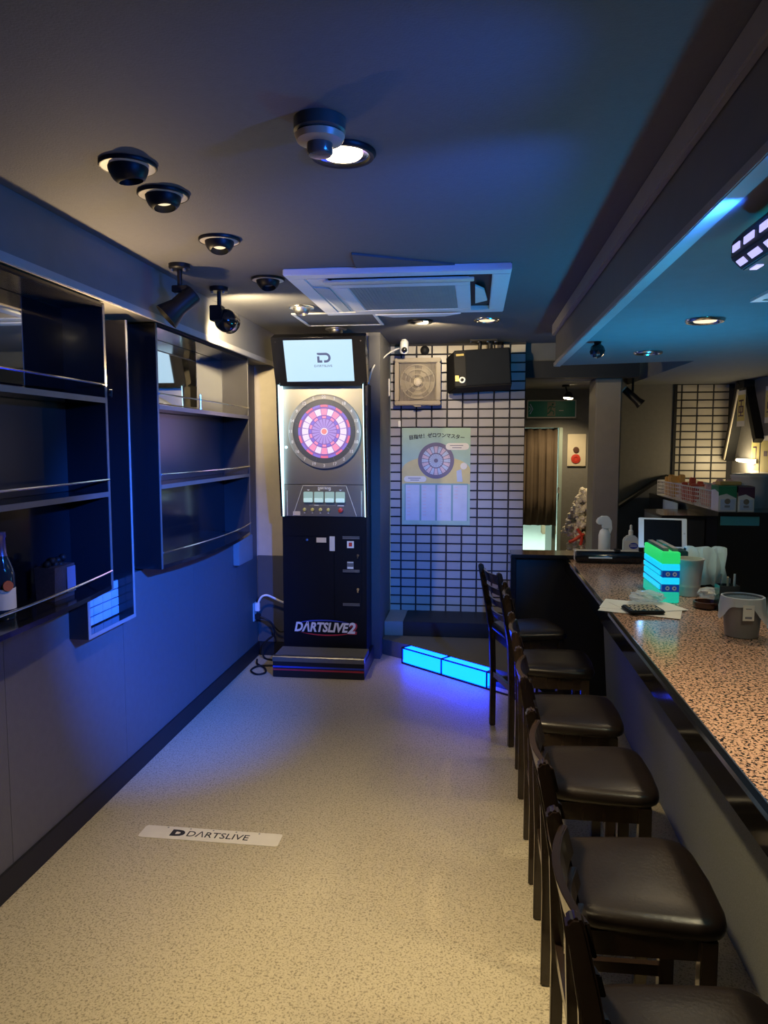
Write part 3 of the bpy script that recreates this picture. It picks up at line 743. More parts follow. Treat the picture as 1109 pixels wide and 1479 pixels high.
# throw line plate on the floor
tp = thing('throw_line_plate', 'white floor plate with dark lettering marking the dart throw line', 'sign', (-1.08, 2.85, 0))
_c = Vector((-1.08, 2.851, 0)); RZ = Matrix.Rotation(math.radians(-0.6), 3, 'Z')
bm = nb(); hw, hh, r = 0.300, 0.0475, 0.012
poly = []
for sx, sy, a0 in ((1, 1, 0), (-1, 1, 90), (-1, -1, 180), (1, -1, 270)):
    for k in range(4):
        a = math.radians(a0+30*k); poly.append((sx*(hw-r)+r*math.cos(a), sy*(hh-r)+r*math.sin(a)))
prism(bm, poly, lambda p, q, t: _c+RZ @ Vector((p, q, t)), 0.0002, 0.003)
obj('plate', bm, mat('throw_plate_white', (0.72, 0.68, 0.60), 0.45), tp)
bm = nb()
for k in range(5):
    p = _c+RZ @ Vector((-0.20+k*0.1, 0.038, 0.003)); cyl(bm, p, p+Vector((0, 0, 0.0006)), 0.004, n=10)
obj('holes', bm, M['ink_gray'], tp)
text('lettering', 'DΛRTSLIVE', 0.058, _c+Vector((0.032, -0.002, 0.0034)), RZ @ Vector((1,0,0)), RZ @ Vector((0,1,0)), M['ink'], tp, width=0.265)
text('emblem', 'D', 0.058, _c+RZ @ Vector((-0.142, -0.002, 0.0034)), RZ @ Vector((1,0,0)), RZ @ Vector((0,1,0)), M['ink'], tp, width=0.060, bold=0.0045)

# ================================================================== CEILING FITTINGS
def eyeball(label, x, y, z, r, ring_m, ball_m, tilt, lit=None, group='eyeball downlights along the left of the ceiling'):
    t = thing('eyeball_downlight', label, 'ceiling light', (x, y, z-0.001), group)
    rg_ = obj('ring', lathe(nb(), [(r*0.94, 0), (r, 0), (r, -0.008), (r*0.97, -0.011), (r*0.93, -0.011)], (x, y, z-0.001), n=32), ring_m, t, smooth=True)
    obj('flange', lathe(nb(), [(r*0.935, -0.010), (r*0.66, -0.010), (r*0.66, -0.002)], (x, y, z-0.001), n=32), M['flange'], rg_, smooth=True)
    ax = Vector(tilt).normalized(); rb = r*0.70; c = Vector((x, y, z-0.006))
    prof = [(rb*math.sin(a), rb*math.cos(a)) for a in [PI*0.5+i*0.10 for i in range(0, -9, -1)]]
    bm = nb(); lathe(bm, [(rb*0.97, -rb*0.2)]+prof+[(prof[-1][0]*0.86, prof[-1][1]+0.003), (prof[-1][0]*0.8, rb*0.25), (0, rb*0.2)], c, ax, 28)
    b = obj('eyeball', bm, ball_m, t, smooth=True)
    obj('bulb', lathe(nb(), [(0, rb*0.27), (rb*0.40, rb*0.27), (rb*0.45, rb*0.42), (0, rb*0.48)], c, ax, 20), M[lit] if lit else M['steel_dark'], b, smooth=True)
    return t
DBLK = mat('lamp_black_enamel', (0.005, 0.005, 0.006), 0.45, spec=0.25)
eyeball('black eyeball downlight, largest and nearest of the row on the left ceiling', -1.020, 2.150, CZ, 0.083, DBLK, DBLK, (0.15, 0.12, -1))
eyeball('black eyeball downlight, second of the row, with a small lit bulb', -1.023, 2.405, CZ, 0.083, DBLK, DBLK, (0.15, -0.1, -1), 'bulb_dim')
eyeball('black eyeball downlight, third of the row, with a pale lit bulb', -1.025, 2.951, CZ, 0.083, DBLK, DBLK, (0.1, -0.25, -1), 'bulb_dim')
eyeball('black eyeball downlight beside the near left corner of the air conditioner', -1.028, 3.665, CZ, 0.083, DBLK, DBLK, (0.15, -0.2, -1), None)
eyeball('silver eyeball downlight beside the pale ceiling hatch', -1.036, 4.42, CZ, 0.075, M['chrome'], M['steel'], (0.05, -0.1, -1), None)
eyeball('silver eyeball downlight directly above the dart machine screen', -0.990, 5.00+0.28, CZ, 0.075, M['steel_dark'], M['steel'], (0.05, -0.1, -1), None)

def downlight(name, label, x, y, z, r, rim, lit, group=None, watts=0, spot=130, inner=None):
    t = thing(name, label, 'ceiling light', (x, y, z-0.001), group)
    obj('rim', lathe(nb(), [(r*0.78, 0), (r, 0), (r, -0.005), (r*0.93, -0.013), (r*0.82, -0.012), (r*0.78, -0.006)], (x, y, z-0.0012), n=40), rim, t, smooth=True)
    obj('reflector', lathe(nb(), [(r*0.78, -0.0055), (r*0.70, -0.003), (0, -0.0025)], (x, y, z-0.0012), n=32), inner or M['chrome'], t, smooth=True)
    if lit: obj('bulb', lathe(nb(), [(0, -0.0045), (r*0.60, -0.0045), (r*0.55, -0.010), (0, -0.012)], (x, y, z-0.0012), n=28), M[lit], t, smooth=True)
    if watts: lamp('bulb_light', 'SPOT', (x, y, z-0.02), watts, WARM, t, aim=(x, y, 0), spot=spot, blend=1.0, radius=0.05)
    return t
downlight('downlight', 'bright warm recessed downlight beside the round detector', -0.380, 2.140, CZ, 0.095, DBLK, 'bulb', None, 245, 102)
dk = downlight('downlight', 'black rimmed recessed downlight left of the dim warm one near the back', -0.370, 5.01, CZ, 0.085, DBLK, None, None, 0, inner=M['gloss'])
obj('pinhole_bulb', cyl(nb(), (-0.335, 5.03, CZ-0.0135), (-0.335, 5.03, CZ-0.004), 0.016), M['bulb'], dk)
lamp('pinhole_beam', 'SPOT', (-0.36, 5.03, CZ-0.025), 52, WARM, dk, aim=(-0.25, 6.15, 2.28), spot=112, blend=0.5, radius=0.02)
downlight('downlight', 'small warm recessed downlight near the back, right of the dark one', 0.068, 5.01, CZ, 0.088, M['chrome'], 'bulb_dim', None, 20, 112)
downlight('downlight', 'warm recessed downlight above the spot where the photo was taken', -0.380, 0.55, CZ, 0.095, DBLK, 'bulb', None, 62, 105)
downlight('bar_downlight', 'larger chrome downlight in the dropped bar ceiling', 0.978, 3.40, BZ, 0.082, M['chrome'], 'bulb_dim', 'chrome downlights in the bar ceiling', 30, 150)
downlight('bar_downlight', 'farther chrome downlight in the dropped bar ceiling, near its end', 0.994, 4.535, BZ, 0.082, M['chrome'], None, 'chrome downlights in the bar ceiling', 0)
downlight('bar_downlight', 'chrome downlight of the bar ceiling above the near end of the counter', 0.985, 1.75, BZ, 0.082, M['chrome'], 'bulb_dim', 'chrome downlights in the bar ceiling', 75, 110)

dt = thing('smoke_detector', 'round brown ceiling detector just above the bright downlight', 'detector', (-0.396, 1.93, CZ))
dx, dy = -0.400, 1.925
obj('base_ring', lathe(nb(), [(0, -0.0005), (0.066, -0.0005), (0.066, -0.030), (0.060, -0.036), (0, -0.036)], (dx, dy, CZ), n=36), mat('detector_olive', (0.05, 0.05, 0.04), 0.4), dt, smooth=True)
obj('cover', lathe(nb(), [(0.058, -0.0362), (0.064, -0.040), (0.058, -0.054), (0.036, -0.060), (0, -0.060)], (dx, dy, CZ), n=36), mat('detector_tan', (0.36, 0.28, 0.17), 0.35), dt, smooth=True)
obj('sensor_cap', lathe(nb(), [(0, -0.0602), (0.033, -0.0602), (0.033, -0.082), (0.028, -0.088), (0, -0.090)], (dx, dy, CZ), n=28), mat('detector_cap', (0.16, 0.13, 0.11), 0.25, 0.5), dt, smooth=True)

def spotlight(label, x, y, kind, aim, watts, spot):
    t = thing('spotlight', label, 'spotlight', (x, y, CZ), 'black ceiling spotlights by the left soffit')
    obj('canopy', lathe(nb(), [(0, -0.0005), (0.048, -0.0005), (0.048, -0.018), (0.042, -0.024), (0, -0.024)], (x, y, CZ), n=28), DBLK, t, smooth=True)
    bm = nb()
    for s in (-1, 1): cyl(bm, (x+s*0.030, y-0.02, CZ-0.0242), (x+s*0.030, y-0.02, CZ-0.036), 0.007, n=10)
    obj('screws', bm, M['steel_dark'], t)
    obj('stem', cyl(nb(), (x, y, CZ-0.0242), (x, y, CZ-0.095), 0.011), DBLK, t)
    ax = Vector(aim).normalized()
    if kind == 'can':
        obj('bracket', box(nb(), x-0.035, x+0.040, y-0.016, y+0.016, CZ-0.125, CZ-0.0952), DBLK, t, bevel=0.003)
        c = Vector((x+0.015, y, CZ-0.17))
        obj('head', lathe(nb(), [(0, -0.065), (0.040, -0.065), (0.044, -0.055), (0.042, 0.035), (0.058, 0.085), (0.064, 0.105), (0.058, 0.105), (0.036, 0.04), (0, 0.04)], c, ax, 28), DBLK, t, smooth=True)
        obj('bulb', lathe(nb(), [(0, 0.0405), (0.034, 0.0405), (0.042, 0.078), (0.030, 0.088), (0, 0.090)], c, ax, 24), M['bulb_dim'], t, smooth=True)
        lp = c+ax*0.12
    else:
        obj('bracket', box(nb(), x-0.045, x+0.020, y-0.03, y+0.03, CZ-0.175, CZ-0.0952), DBLK, t, bevel=0.004)
        c = Vector((x+0.020, y+0.045, CZ-0.165))
        obj('head', lathe(nb(), [(0, -0.062)]+[(0.062*math.sin(a), -0.062*math.cos(a)) for a in [i*PI/14 for i in range(1, 10)]]+[(0.058, 0.05), (0.054, 0.05), (0.045, 0.0), (0, -0.01)], c, ax, 28), mat('globe_bronze', (0.10, 0.085, 0.07), 0.12, 0.85), t, smooth=True)
        obj('bulb', lathe(nb(), [(0, 0.0), (0.036, 0.004), (0.040, 0.03), (0, 0.042)], c, ax, 24), M['bulb'], t, smooth=True)
        lp = c+ax*0.06
    lamp('spot_beam', 'SPOT', lp, watts, WARM, t, aim=lp+ax, spot=spot, blend=0.6, radius=0.03)
    if kind == 'globe': lamp('spot_spill', 'SPOT', lp+Vector((0, 0.02, 0)), 120.0, WARM, t, aim=lp+Vector((-0.55, 1.0, -0.12)), spot=64, blend=0.8, radius=0.03)
spotlight('black can spotlight swivelled towards the left cabinets', -1.350, 3.335, 'can', (-0.62, -0.30, -0.62), 5, 60)
spotlight('globe spotlight with a shiny bronze back, turned away from the camera', -1.340, 3.835, 'globe', (0.15, 1.0, -0.12), 58, 150)

# ceiling cassette air conditioner
ac = thing('air_conditioner', 'square white cassette air conditioner in the main ceiling', 'air conditioner', (-0.375, 4.02, CZ))
bm = nb()
ax0, ax1, ay0, ay1 = -0.905, 0.157, 3.475, 4.56
def frame4(bm, x0, x1, y0, y1, t, z0, z1):
    box(bm, x0, x1, y0, y0+t, z0, z1); box(bm, x0, x1, y1-t, y1, z0, z1); box(bm, x0, x0+t, y0+t, y1-t, z0, z1); box(bm, x1-t, x1, y0+t, y1-t, z0, z1)
frame4(bm, ax0, ax1, ay0, ay1, 0.085, CZ-0.032, CZ-0.0005)
obj('panel_frame', bm, M['ac'], ac, bevel=0.004)
obj('duct', box(nb(), ax0+0.0855, ax1-0.0855, ay0+0.0855, ay1-0.0855, CZ-0.008, CZ-0.0006), M['black'], ac)
bm = nb(); frame4(bm, ax0+0.19, ax1-0.19, ay0+0.20, ay1-0.10, 0.075, CZ-0.040, CZ-0.012); box(bm, ax0+0.0856, ax0+0.189, ay0+0.10, ay1-0.10, CZ-0.03, CZ-0.02); obj('center_panel', bm, M['ac'], ac, bevel=0.004)
obj('return_grille', box(nb(), ax0+0.266, ax1-0.266, ay0+0.276, ay1-0.176, CZ-0.036, CZ-0.026), M['ac_grille'], ac)
bm = nb()
for k in range(30): box(bm, ax0+0.27+k*0.0175, ax0+0.273+k*0.0175, ay0+0.28, ay1-0.18, CZ-0.0385, CZ-0.0365)
obj('grille_slats', bm, M['ac_grille'], ac, kind='stuff')
obj('louver', box(nb(), ax0+0.17, ax1-0.17, ay0+0.105, ay0+0.165, CZ-0.046, CZ-0.036), M['cream'], ac, bevel=0.002)
lv = nb(); prism(lv, [(ax0+0.088, ay0+0.26), (ax0+0.165, ay0+0.30), (ax0+0.165, ay1-0.14), (ax0+0.120, ay1-0.12)], XY, CZ-0.036, CZ-0.0305); obj('louver', lv, mat('louver_gray', (0.33, 0.36, 0.36), 0.5), ac)
lv = nb(); prism(lv, [(ax1-0.165, ay0+0.32), (ax1-0.12, ay0+0.42), (ax1-0.10, ay0+0.70), (ax1-0.165, ay0+0.78)], XY, CZ-0.036, CZ-0.0262); obj('louver', lv, M['offwhite'], ac)
lv = nb(); prism(lv, [(ax0+0.30, ay1-0.05), (ax1-0.25, ay1-0.05), (ax1-0.35, ay1+0.035), (ax0+0.40, ay1+0.035)], XY, CZ-0.046, CZ-0.040); obj('louver', lv, M['ac'], ac)
fl = nb(); prism(fl, [(-0.555, 3.462), (-0.535, 3.22), (-0.10, 3.46)], XY, CZ-0.010, CZ-0.0005)
tag(obj('loose_ceiling_paper', fl, M['ceil_fold']), 'loose dark flap of ceiling paper at the near edge of the air conditioner', 'paper')
ht = thing('ceiling_hatch', 'square ceiling hatch with a pale rim in front of the dart machine', 'hatch', (-0.89, 4.87, CZ))
bm = nb(); frame4(bm, -1.154, -0.626, 4.635, 5.12, 0.022, CZ-0.008, CZ-0.0005); obj('rim', bm, M['white'], ht)
obj('door', box(nb(), -1.131, -0.649, 4.658, 5.097, CZ-0.005, CZ-0.0006), M['ceiling'], ht)

# party light bar under the bar ceiling
pb = thing('party_light_bar', 'black LED party light bar under the bar ceiling with lavender lenses', 'light', (0.665, 1.62, 2.10))
pa, pz = 0.655, 2.095
oct_ = [(0.050*math.cos(PI/8+k*PI/4), 0.050*math.sin(PI/8+k*PI/4)) for k in range(8)]
bm = nb(); prism(bm, [(pa+p, pz+q) for p, q in oct_], XZ, 1.30, 1.93); obj('housing', bm, DBLK, pb, bevel=0.003)
for y0, y1, ang in ((1.865, 1.91, 180), (1.775, 1.835, 180), (1.865, 1.91, 225), (1.775, 1.835, 225), (1.68, 1.74, 225), (1.68, 1.74, 180), (1.865, 1.91, 270), (1.70, 1.76, 270)):
    a = math.radians(ang); d = Vector((math.cos(a), 0, math.sin(a))); p = Vector((pa, 0, pz))+d*0.0465; s = Vector((-d.z, 0, d.x))
    bm = nb(); prism(bm, [(y0, -0.008), (y1, -0.008), (y1, 0.008), (y0, 0.008)], lambda q, h, t: Vector((p.x, q, p.z))+s*h+d*t, 0, 0.003)
    obj('lens', bm, M['lavender_led'], pb)
obj('bracket', box(nb(), 0.640, 0.670, 1.58, 1.62, 2.1415, BZ-0.0005), DBLK, pb)
lamp('blue_beam', 'SPOT', (0.585, 1.80, 2.075), 1500, BLUE, pb, aim=(-1.66, 3.85, 0.84), spot=43, blend=0.85, radius=0.03)
lamp('blue_back_beam', 'SPOT', (0.585, 1.85, 2.075), 480, (0.010, 0.24, 1.0), pb, aim=(-0.45, 5.9, 0.80), spot=28, blend=0.9, radius=0.03)
lamp('blue_wash', 'SPOT', (0.595, 1.72, 2.11), 190, (0.02, 0.15, 1.0), pb, aim=(-1.66, 4.9, 2.35), spot=70, blend=1.0, radius=0.03)
lamp('blue_wash', 'SPOT', (0.595, 1.35, 2.11), 60, (0.02, 0.15, 1.0), pb, aim=(-1.66, 2.5, 1.1), spot=70, blend=1.0, radius=0.03)
lamp('blue_wash', 'SPOT', (0.595, 1.40, 2.11), 60, (0.01, 0.15, 1.0), pb, aim=(-1.66, 2.5, 2.40), spot=75, blend=1.0, radius=0.03)
lamp('teal_wash', 'POINT', (0.80, 1.72, 2.00), 5.0, (0.02, 0.55, 0.62), pb, radius=0.03)

gl = thing('crystal_ball', 'small black faceted ball hanging under the bar ceiling by the beam', 'ornament', (0.632, 4.06, BZ))
bm = nb(); bmesh.ops.create_icosphere(bm, subdivisions=2, radius=0.040, matrix=Matrix.Translation((0.632, 4.06, BZ-0.048))); obj('ball', bm, M['gloss'], gl)
obj('mount', cyl(nb(), (0.632, 4.06, BZ-0.0005), (0.632, 4.06, BZ-0.012), 0.018), DBLK, gl)
vt = thing('bar_ceiling_vent', 'corner of a white vent frame in the bar ceiling at the right edge', 'vent', (1.30, 3.10, BZ))
bm = nb(); frame4(bm, 1.008, 1.56, 2.40, 2.957, 0.03, BZ-0.012, BZ-0.0005); obj('vent_frame', bm, M['white'], vt)
obj('vent_panel', box(nb(), 1.0385, 1.529, 2.4305, 2.9265, BZ-0.008, BZ-0.0006), M['ac'], vt)
sl = thing('spotlight', 'small black spotlight with a white lens in the ceiling notch by the column', 'spotlight', (1.30, 6.5, 2.1))
obj('canopy', cyl(nb(), (1.31, 6.5, CZ-0.0005), (1.31, 6.5, CZ-0.02), 0.05), DBLK, sl)
obj('stem', cyl(nb(), (1.31, 6.5, CZ-0.02), (1.31, 6.5, 2.07), 0.010), DBLK, sl)
ax = Vector((0.72, -0.15, -0.70)).normalized(); c = Vector((1.30, 6.46, 2.03))
obj('head', lathe(nb(), [(0, -0.085), (0.030, -0.085), (0.034, 0.06), (0.046, 0.10), (0.040, 0.10), (0, 0.05)], c, ax, 20), DBLK, sl, smooth=True)
obj('lens', cyl(nb(), c-ax*0.0855, c-ax*0.097, 0.032, 0.028, 16), M['white'], sl)

# ================================================================== ON THE TILED WALL
fn = thing('wall_fan', 'square beige ventilation fan at the top left of the tiled wall', 'fan', (-0.467, 6.1, 1.94))
fx0, fx1, fz0, fz1, fyy = -0.655, -0.282, 1.948, 2.328, 6.06
bm = nb()
def framev(bm, x0, x1, z0, z1, t, y0, y1):
    box(bm, x0, x1, y0, y1, z0, z0+t); box(bm, x0, x1, y0, y1, z1-t, z1); box(bm, x0, x0+t, y0, y1, z0+t, z1-t); box(bm, x1-t, x1, y0, y1, z0+t, z1-t)
framev(bm, fx0, fx1, fz0, fz1, 0.035, fyy, 6.145); obj('housing', bm, M['fan'], fn, bevel=0.006)
obj('back_plate', box(nb(), fx0+0.0355, fx1-0.0355, 6.13, 6.144, fz0+0.0355, fz1-0.0355), M['brown_dark'], fn)
fc = Vector(((fx0+fx1)/2, 6.10, (fz0+fz1)/2))
for k in range(5):
    a0 = 2*PI*k/5+0.3; bm = nb(); pl = [(0.03*math.sin(a0), 0.03*math.cos(a0))]+[(0.135*math.sin(a0+i*0.16), 0.135*math.cos(a0+i*0.16)) for i in range(6)]
    prism(bm, pl, lambda p, q, t: fc+Vector((p, t+p*0.05, q)), 0, 0.004); obj('fan_blade', bm, M['fan'], fn)
obj('hub', lathe(nb(), [(0, 0), (0.036, 0), (0.033, 0.03), (0.02, 0.038), (0, 0.04)], fc, (0,-1,0), 24), M['cream'], fn, smooth=True)
bm = nb()
for k in range(27): box(bm, fx0+0.042+k*0.0111, fx0+0.0455+k*0.0111, fyy+0.004, fyy+0.007, fz0+0.036, fz1-0.036)
obj('grille_bars', bm, M['fan'], fn, kind='stuff')
bm = nb()
for rr in (0.06, 0.10, 0.137): lathe(bm, [(rr-0.003, 0), (rr+0.003, 0), (rr+0.003, 0.003), (rr-0.003, 0.003), (rr-0.003, 0)], Vector((fc.x, fyy+0.0038, fc.z)), (0,-1,0), 32)
obj('grille_rings', bm, M['fan'], fn)
obj('pull_tab', box(nb(), fc.x-0.03, fc.x+0.03, fyy+0.01, fyy+0.03, fz0-0.012, fz0-0.0005), M['fan'], fn)

sk = thing('loudspeaker', 'black loudspeaker tilted on a ceiling bracket over the tiled wall', 'speaker', (0.06, 5.95, 2.2))
Rs = Matrix.Rotation(math.radians(-9), 3, 'X') @ Matrix.Rotation(math.radians(-3), 3, 'Y'); so = Vector((0.03, 5.98, 2.215))
def sbx(x0, x1, y0, y1, z0, z1):
    bm = nb(); box(bm, x0, x1, y0, y1, z0, z1, Rs)
    for v in bm.verts: v.co += so
    return bm
bm = nb(); prism(bm, [(-0.265, 0.12), (-0.20, -0.05), (-0.20, -0.08), (0.24, -0.08), (0.24, 0.12)], lambda p, q, t: so+Rs @ Vector((p, q, t)), -0.148, 0.148)
obj('cabinet', bm, mat('speaker_black', (0.008, 0.008, 0.010), 0.7, spec=0.12), sk, bevel=0.006)
obj('grille', sbx(-0.105, 0.232, -0.088, -0.081, -0.138, 0.138), M['speaker'], sk, bevel=0.003)
obj('front_plate', sbx(-0.195, -0.108, -0.086, -0.081, -0.138, 0.138), mat('speaker_plate', (0.016, 0.016, 0.018), 0.6, spec=0.15), sk, bevel=0.002)
obj('badge', sbx(-0.180, -0.120, -0.089, -0.0865, 0.100, 0.116), mat('gold_badge', (0.42, 0.34, 0.12), 0.4, 0.5), sk)
obj('badge', sbx(-0.193, -0.165, -0.089, -0.0865, -0.10, -0.055), bpy.data.materials['gold_badge'], sk)
obj('tweeter', lathe(nb(), [(0, 0.0), (0.012, 0.002), (0.013, 0.006), (0.024, 0.006), (0.026, 0), (0, -0.001)], so+Rs @ Vector((-0.140, -0.087, -0.092)), Rs @ Vector((0,-1,0)), 24), M['white'], sk)
obj('tweeter_dome', lathe(nb(), [(0, 0.0105), (0.010, 0.0085), (0.013, 0.0065)], so+Rs @ Vector((-0.140, -0.087, -0.092)), Rs @ Vector((0,-1,0)), 16), M['black'], sk)
bm = nb(); cyl(bm, (0.03, 5.98, 2.365), (0.03, 5.98, CZ-0.012), 0.014); cyl(bm, (0.11, 5.98, 2.37), (0.11, 5.98, CZ-0.012), 0.02); box(bm, -0.05, 0.16, 5.94, 6.02, CZ-0.012, CZ-0.0005); obj('ceiling_bracket', bm, M['black'], sk)
bm = nb()
for x in (-0.04, 0.02, 0.09, 0.15): sphere(bm, (x, 5.925, CZ-0.022), 0.010, 8, 6)
obj('bolts', bm, M['chrome'], sk)

wc = thing('security_camera', 'small white security camera at the top of the tiled wall', 'camera', (-0.56, 5.88, 2.40))
obj('camera_body', lathe(nb(), [(0, 0.055), (0.022, 0.053), (0.032, 0.04), (0.034, -0.04), (0.026, -0.052), (0, -0.055)], (-0.560, 5.88, 2.392), (0.05, -0.15, 1), 24), M['white'], wc, smooth=True)
obj('camera_lens', lathe(nb(), [(0.022, 0), (0.021, 0.008), (0.010, 0.014), (0, 0.015)], (-0.556, 5.852, 2.366), (0.05, -0.95, -0.3), 20), M['gloss'], wc, smooth=True)
obj('camera_mount', cyl(nb(), (-0.56, 5.88, 2.445), (-0.56, 5.88, CZ-0.0005), 0.02), M['white'], wc)
cw = obj('camera_cable', tube(nb(), cs([(-0.585, 5.89, 2.385), (-0.63, 5.90, 2.375), (-0.68, 5.80, 2.33), (-0.72, 5.60, 2.25), (-0.745, 5.46, 2.20), (-0.757, 5.36, 2.12), (-0.760, 5.30, 2.066)]), 0.006, 6), M['white'], wc)
tag(obj('junction_cover', lathe(nb(), [(0, 0), (0.036, 0), (0.036, 0.03), (0.02, 0.045), (0, 0.047)], (-0.415, 6.146, 2.395), (0,-1,0), 24), M['black'], smooth=True), 'round black wall cap between the fan and the ceiling', 'cap')
tag(obj('wall_switch', box(nb(), -0.632, -0.612, 6.13, 6.1465, 1.775, 1.825), M['white'], bevel=0.002), 'tiny white clip on the tiles above the poster corner', 'clip')
tag(obj('wall_tab', box(nb(), -0.6995, -0.690, 6.02, 6.06, 2.02, 2.16), M['offwhite']), 'small pale tab on the return wall right of the machine', 'tab')

ps = thing('poster', 'mint and yellow darts poster with Japanese heading on the tiled wall', 'poster', (-0.32, 6.14, 0.96))
px0, px1, pz0, pz1 = -0.601, -0.037, 0.963, 1.766
py = 6.1462
def pb_(name, x0, x1, z0, z1, d, m): return obj(name, box(nb(), x0, x1, py-0.0015-d*0.0004-0.0004, py-0.0015-d*0.0004, z0, z1), M[m], ps)
obj('sheet', box(nb(), px0, px1, py-0.0015, py, pz0, pz1), M['p_green'], ps)
W_, H_ = px1-px0, pz1-pz0
def PX_(u): return px0+u*W_
def PZ_(v): return pz1-v*H_
def ppoly(name, poly, d, m):
    bm = nb(); prism(bm, [(PX_(u), PZ_(v)) for u, v in poly], XZ, py-0.0015-d*0.0004-0.0004, py-0.0015-d*0.0004); return obj(name, bm, M[m], ps)
sun = [(0.0, 0.985), (0.0, 0.43)]+[(0.5-0.5*math.cos(PI*i/16), 0.43-0.14*math.sin(PI*i/16)) for i in range(1, 16)]+[(1.0, 0.43), (1.0, 0.985)]
ppoly('sun_shape', sun, 0, 'p_yellow')
ppoly('bottom_band', [(0, 0.575), (1, 0.575), (1, 1), (0, 1)], 1, 'p_green')
rib = [(0.02+0.96*i/14, 0.085-0.05*math.sin(PI*i/14)) for i in range(15)]+[(0.98-0.96*i/14, 0.13-0.05*math.sin(PI*i/14)) for i in range(15)]
ppoly('ribbon', rib, 1, 'p_green')
def disc(name, u, v, r, d, m, n=40): return ppoly(name, [(u+r*math.cos(2*PI*i/n), v+r*W_/H_*math.sin(2*PI*i/n)) for i in range(n)], d, m)
disc('board_ring', 0.50, 0.335, 0.265, 2, 'p_board')
for k in range(20):
    a = 2*PI*k/20; b = PI/24
    for r0, r1, mm in ((0.03, 0.10, 'p_blue'), (0.115, 0.19, 'p_blue' if k % 2 else 'p_pink'), (0.192, 0.21, 'p_pink' if k % 2 == 0 else 'p_blue')):
        ppoly('board_segment', [(0.5+r*math.sin(a+s*b), 0.335-r*W_/H_*math.cos(a+s*b)) for r, s in ((r0, -1), (r0, 1), (r1, 1), (r1, -1))], 3, mm)
def bubble(u0, u1, v0, v1):
    um, h = (v1-v0)/2*H_/W_, (v1-v0)/2
    pl = [(u1-um+um*math.sin(PI*i/8), v0+h-h*math.cos(PI*i/8)) for i in range(9)]+[(u0+um-um*math.sin(PI*i/8), v0+h+h*math.cos(PI*i/8)) for i in range(9)]
    ppoly('speech_bubble', pl, 4, 'p_lilac' if False else 'paper')
    for i, (a, b) in enumerate(((0.18, 0.75), (0.28, 0.68))):
        vv = v0+(v1-v0)*(0.35+0.33*i); ppoly('small_print', [(u0+(u1-u0)*a, vv-0.004), (u0+(u1-u0)*b, vv-0.004), (u0+(u1-u0)*b, vv+0.004), (u0+(u1-u0)*a, vv+0.004)], 5, 'ink_gray')
bubble(0.64, 0.98, 0.155, 0.225); bubble(0.03, 0.36, 0.495, 0.555)
disc('round_note', 0.905, 0.39, 0.05, 4, 'paper', 20); ppoly('bottle_sketch', [(0.80, 0.44), (0.87, 0.42), (0.89, 0.55), (0.81, 0.55)], 4, 'p_blue')
ppoly('table_back', [(0.04, 0.57), (0.97, 0.57), (0.97, 0.955), (0.04, 0.955)], 2, 'p_teal')
for i in range(4):
    u0 = 0.055+i*0.2325; ppoly('table_column', [(u0, 0.585), (u0+0.205, 0.585), (u0+0.205, 0.955), (u0, 0.955)], 3, 'p_lilac')
    for r_ in range(9 if i < 2 else (8 if i == 2 else 4)):
        vv = 0.605+r_*0.036; ppoly('table_line', [(u0+0.02, vv), (u0+0.07, vv), (u0+0.07, vv+0.008), (u0+0.02, vv+0.008)], 4, 'p_pink')
        ppoly('table_line', [(u0+0.13, vv), (u0+0.19, vv), (u0+0.19, vv+0.006), (u0+0.13, vv+0.006)], 4, 'p_blue')
ttl = '目指せ！ゼロワンマスター'
for i, ch in enumerate(ttl):
    u = 0.135+i*0.068; s = -0.45+0.9*i/(len(ttl)-1); an = -s*0.28
    v = 0.105-0.028*math.cos(s*PI)
    text('heading', ch, 0.040, (PX_(u), py-0.0040, PZ_(v)), (math.cos(an), 0, math.sin(an)), (-math.sin(an), 0, math.cos(an)), M['ink'], ps, bold=0.0008, ext=0.0003)

# cables and socket in the corner left of the machine
so_ = thing('wall_socket', 'pale wall socket in the corner beside the dart machine with a white plug', 'socket', (-1.655, 5.40, 0.35))
obj('plate', box(nb(), -1.6595, -1.650, 5.365, 5.435, 0.29, 0.43), M['offwhite'], so_, bevel=0.002)
obj('plug', box(nb(), -1.6495, -1.615, 5.385, 5.415, 0.365, 0.43), M['white'], so_, bevel=0.004)
obj('plug', box(nb(), -1.6495, -1.61, 5.385, 5.415, 0.30, 0.345), M['black'], so_, bevel=0.004)
tag(obj('white_cable', tube(nb(), cs([(-1.625, 5.40, 0.43), (-1.60, 5.40, 0.475), (-1.56, 5.41, 0.487), (-1.51, 5.42, 0.465), (-1.45, 5.43, 0.435), (-1.386, 5.44, 0.418)]), 0.008, 8), M['white'], smooth=True), 'white power cable arching from the corner socket to the machine', 'cable')
bm = nb()
tube(bm, cs([(-1.61, 5.40, 0.32), (-1.56, 5.40, 0.30), (-1.52, 5.42, 0.25), (-1.51, 5.43, 0.18), (-1.56, 5.43, 0.14), (-1.60, 5.42, 0.08), (-1.58, 5.38, 0.012), (-1.50, 5.33, 0.008), (-1.42, 5.30, 0.008), (-1.40, 5.30, 0.008)]), 0.007, 6)
tube(bm, cs([(-1.40, 5.20, 0.008), (-1.50, 5.19, 0.008), (-1.57, 5.16, 0.008), (-1.585, 5.06, 0.008), (-1.52, 4.98, 0.008), (-1.47, 5.02, 0.008), (-1.50, 5.12, 0.010), (-1.585, 5.22, 0.009), (-1.62, 5.33, 0.009)]), 0.007, 6)
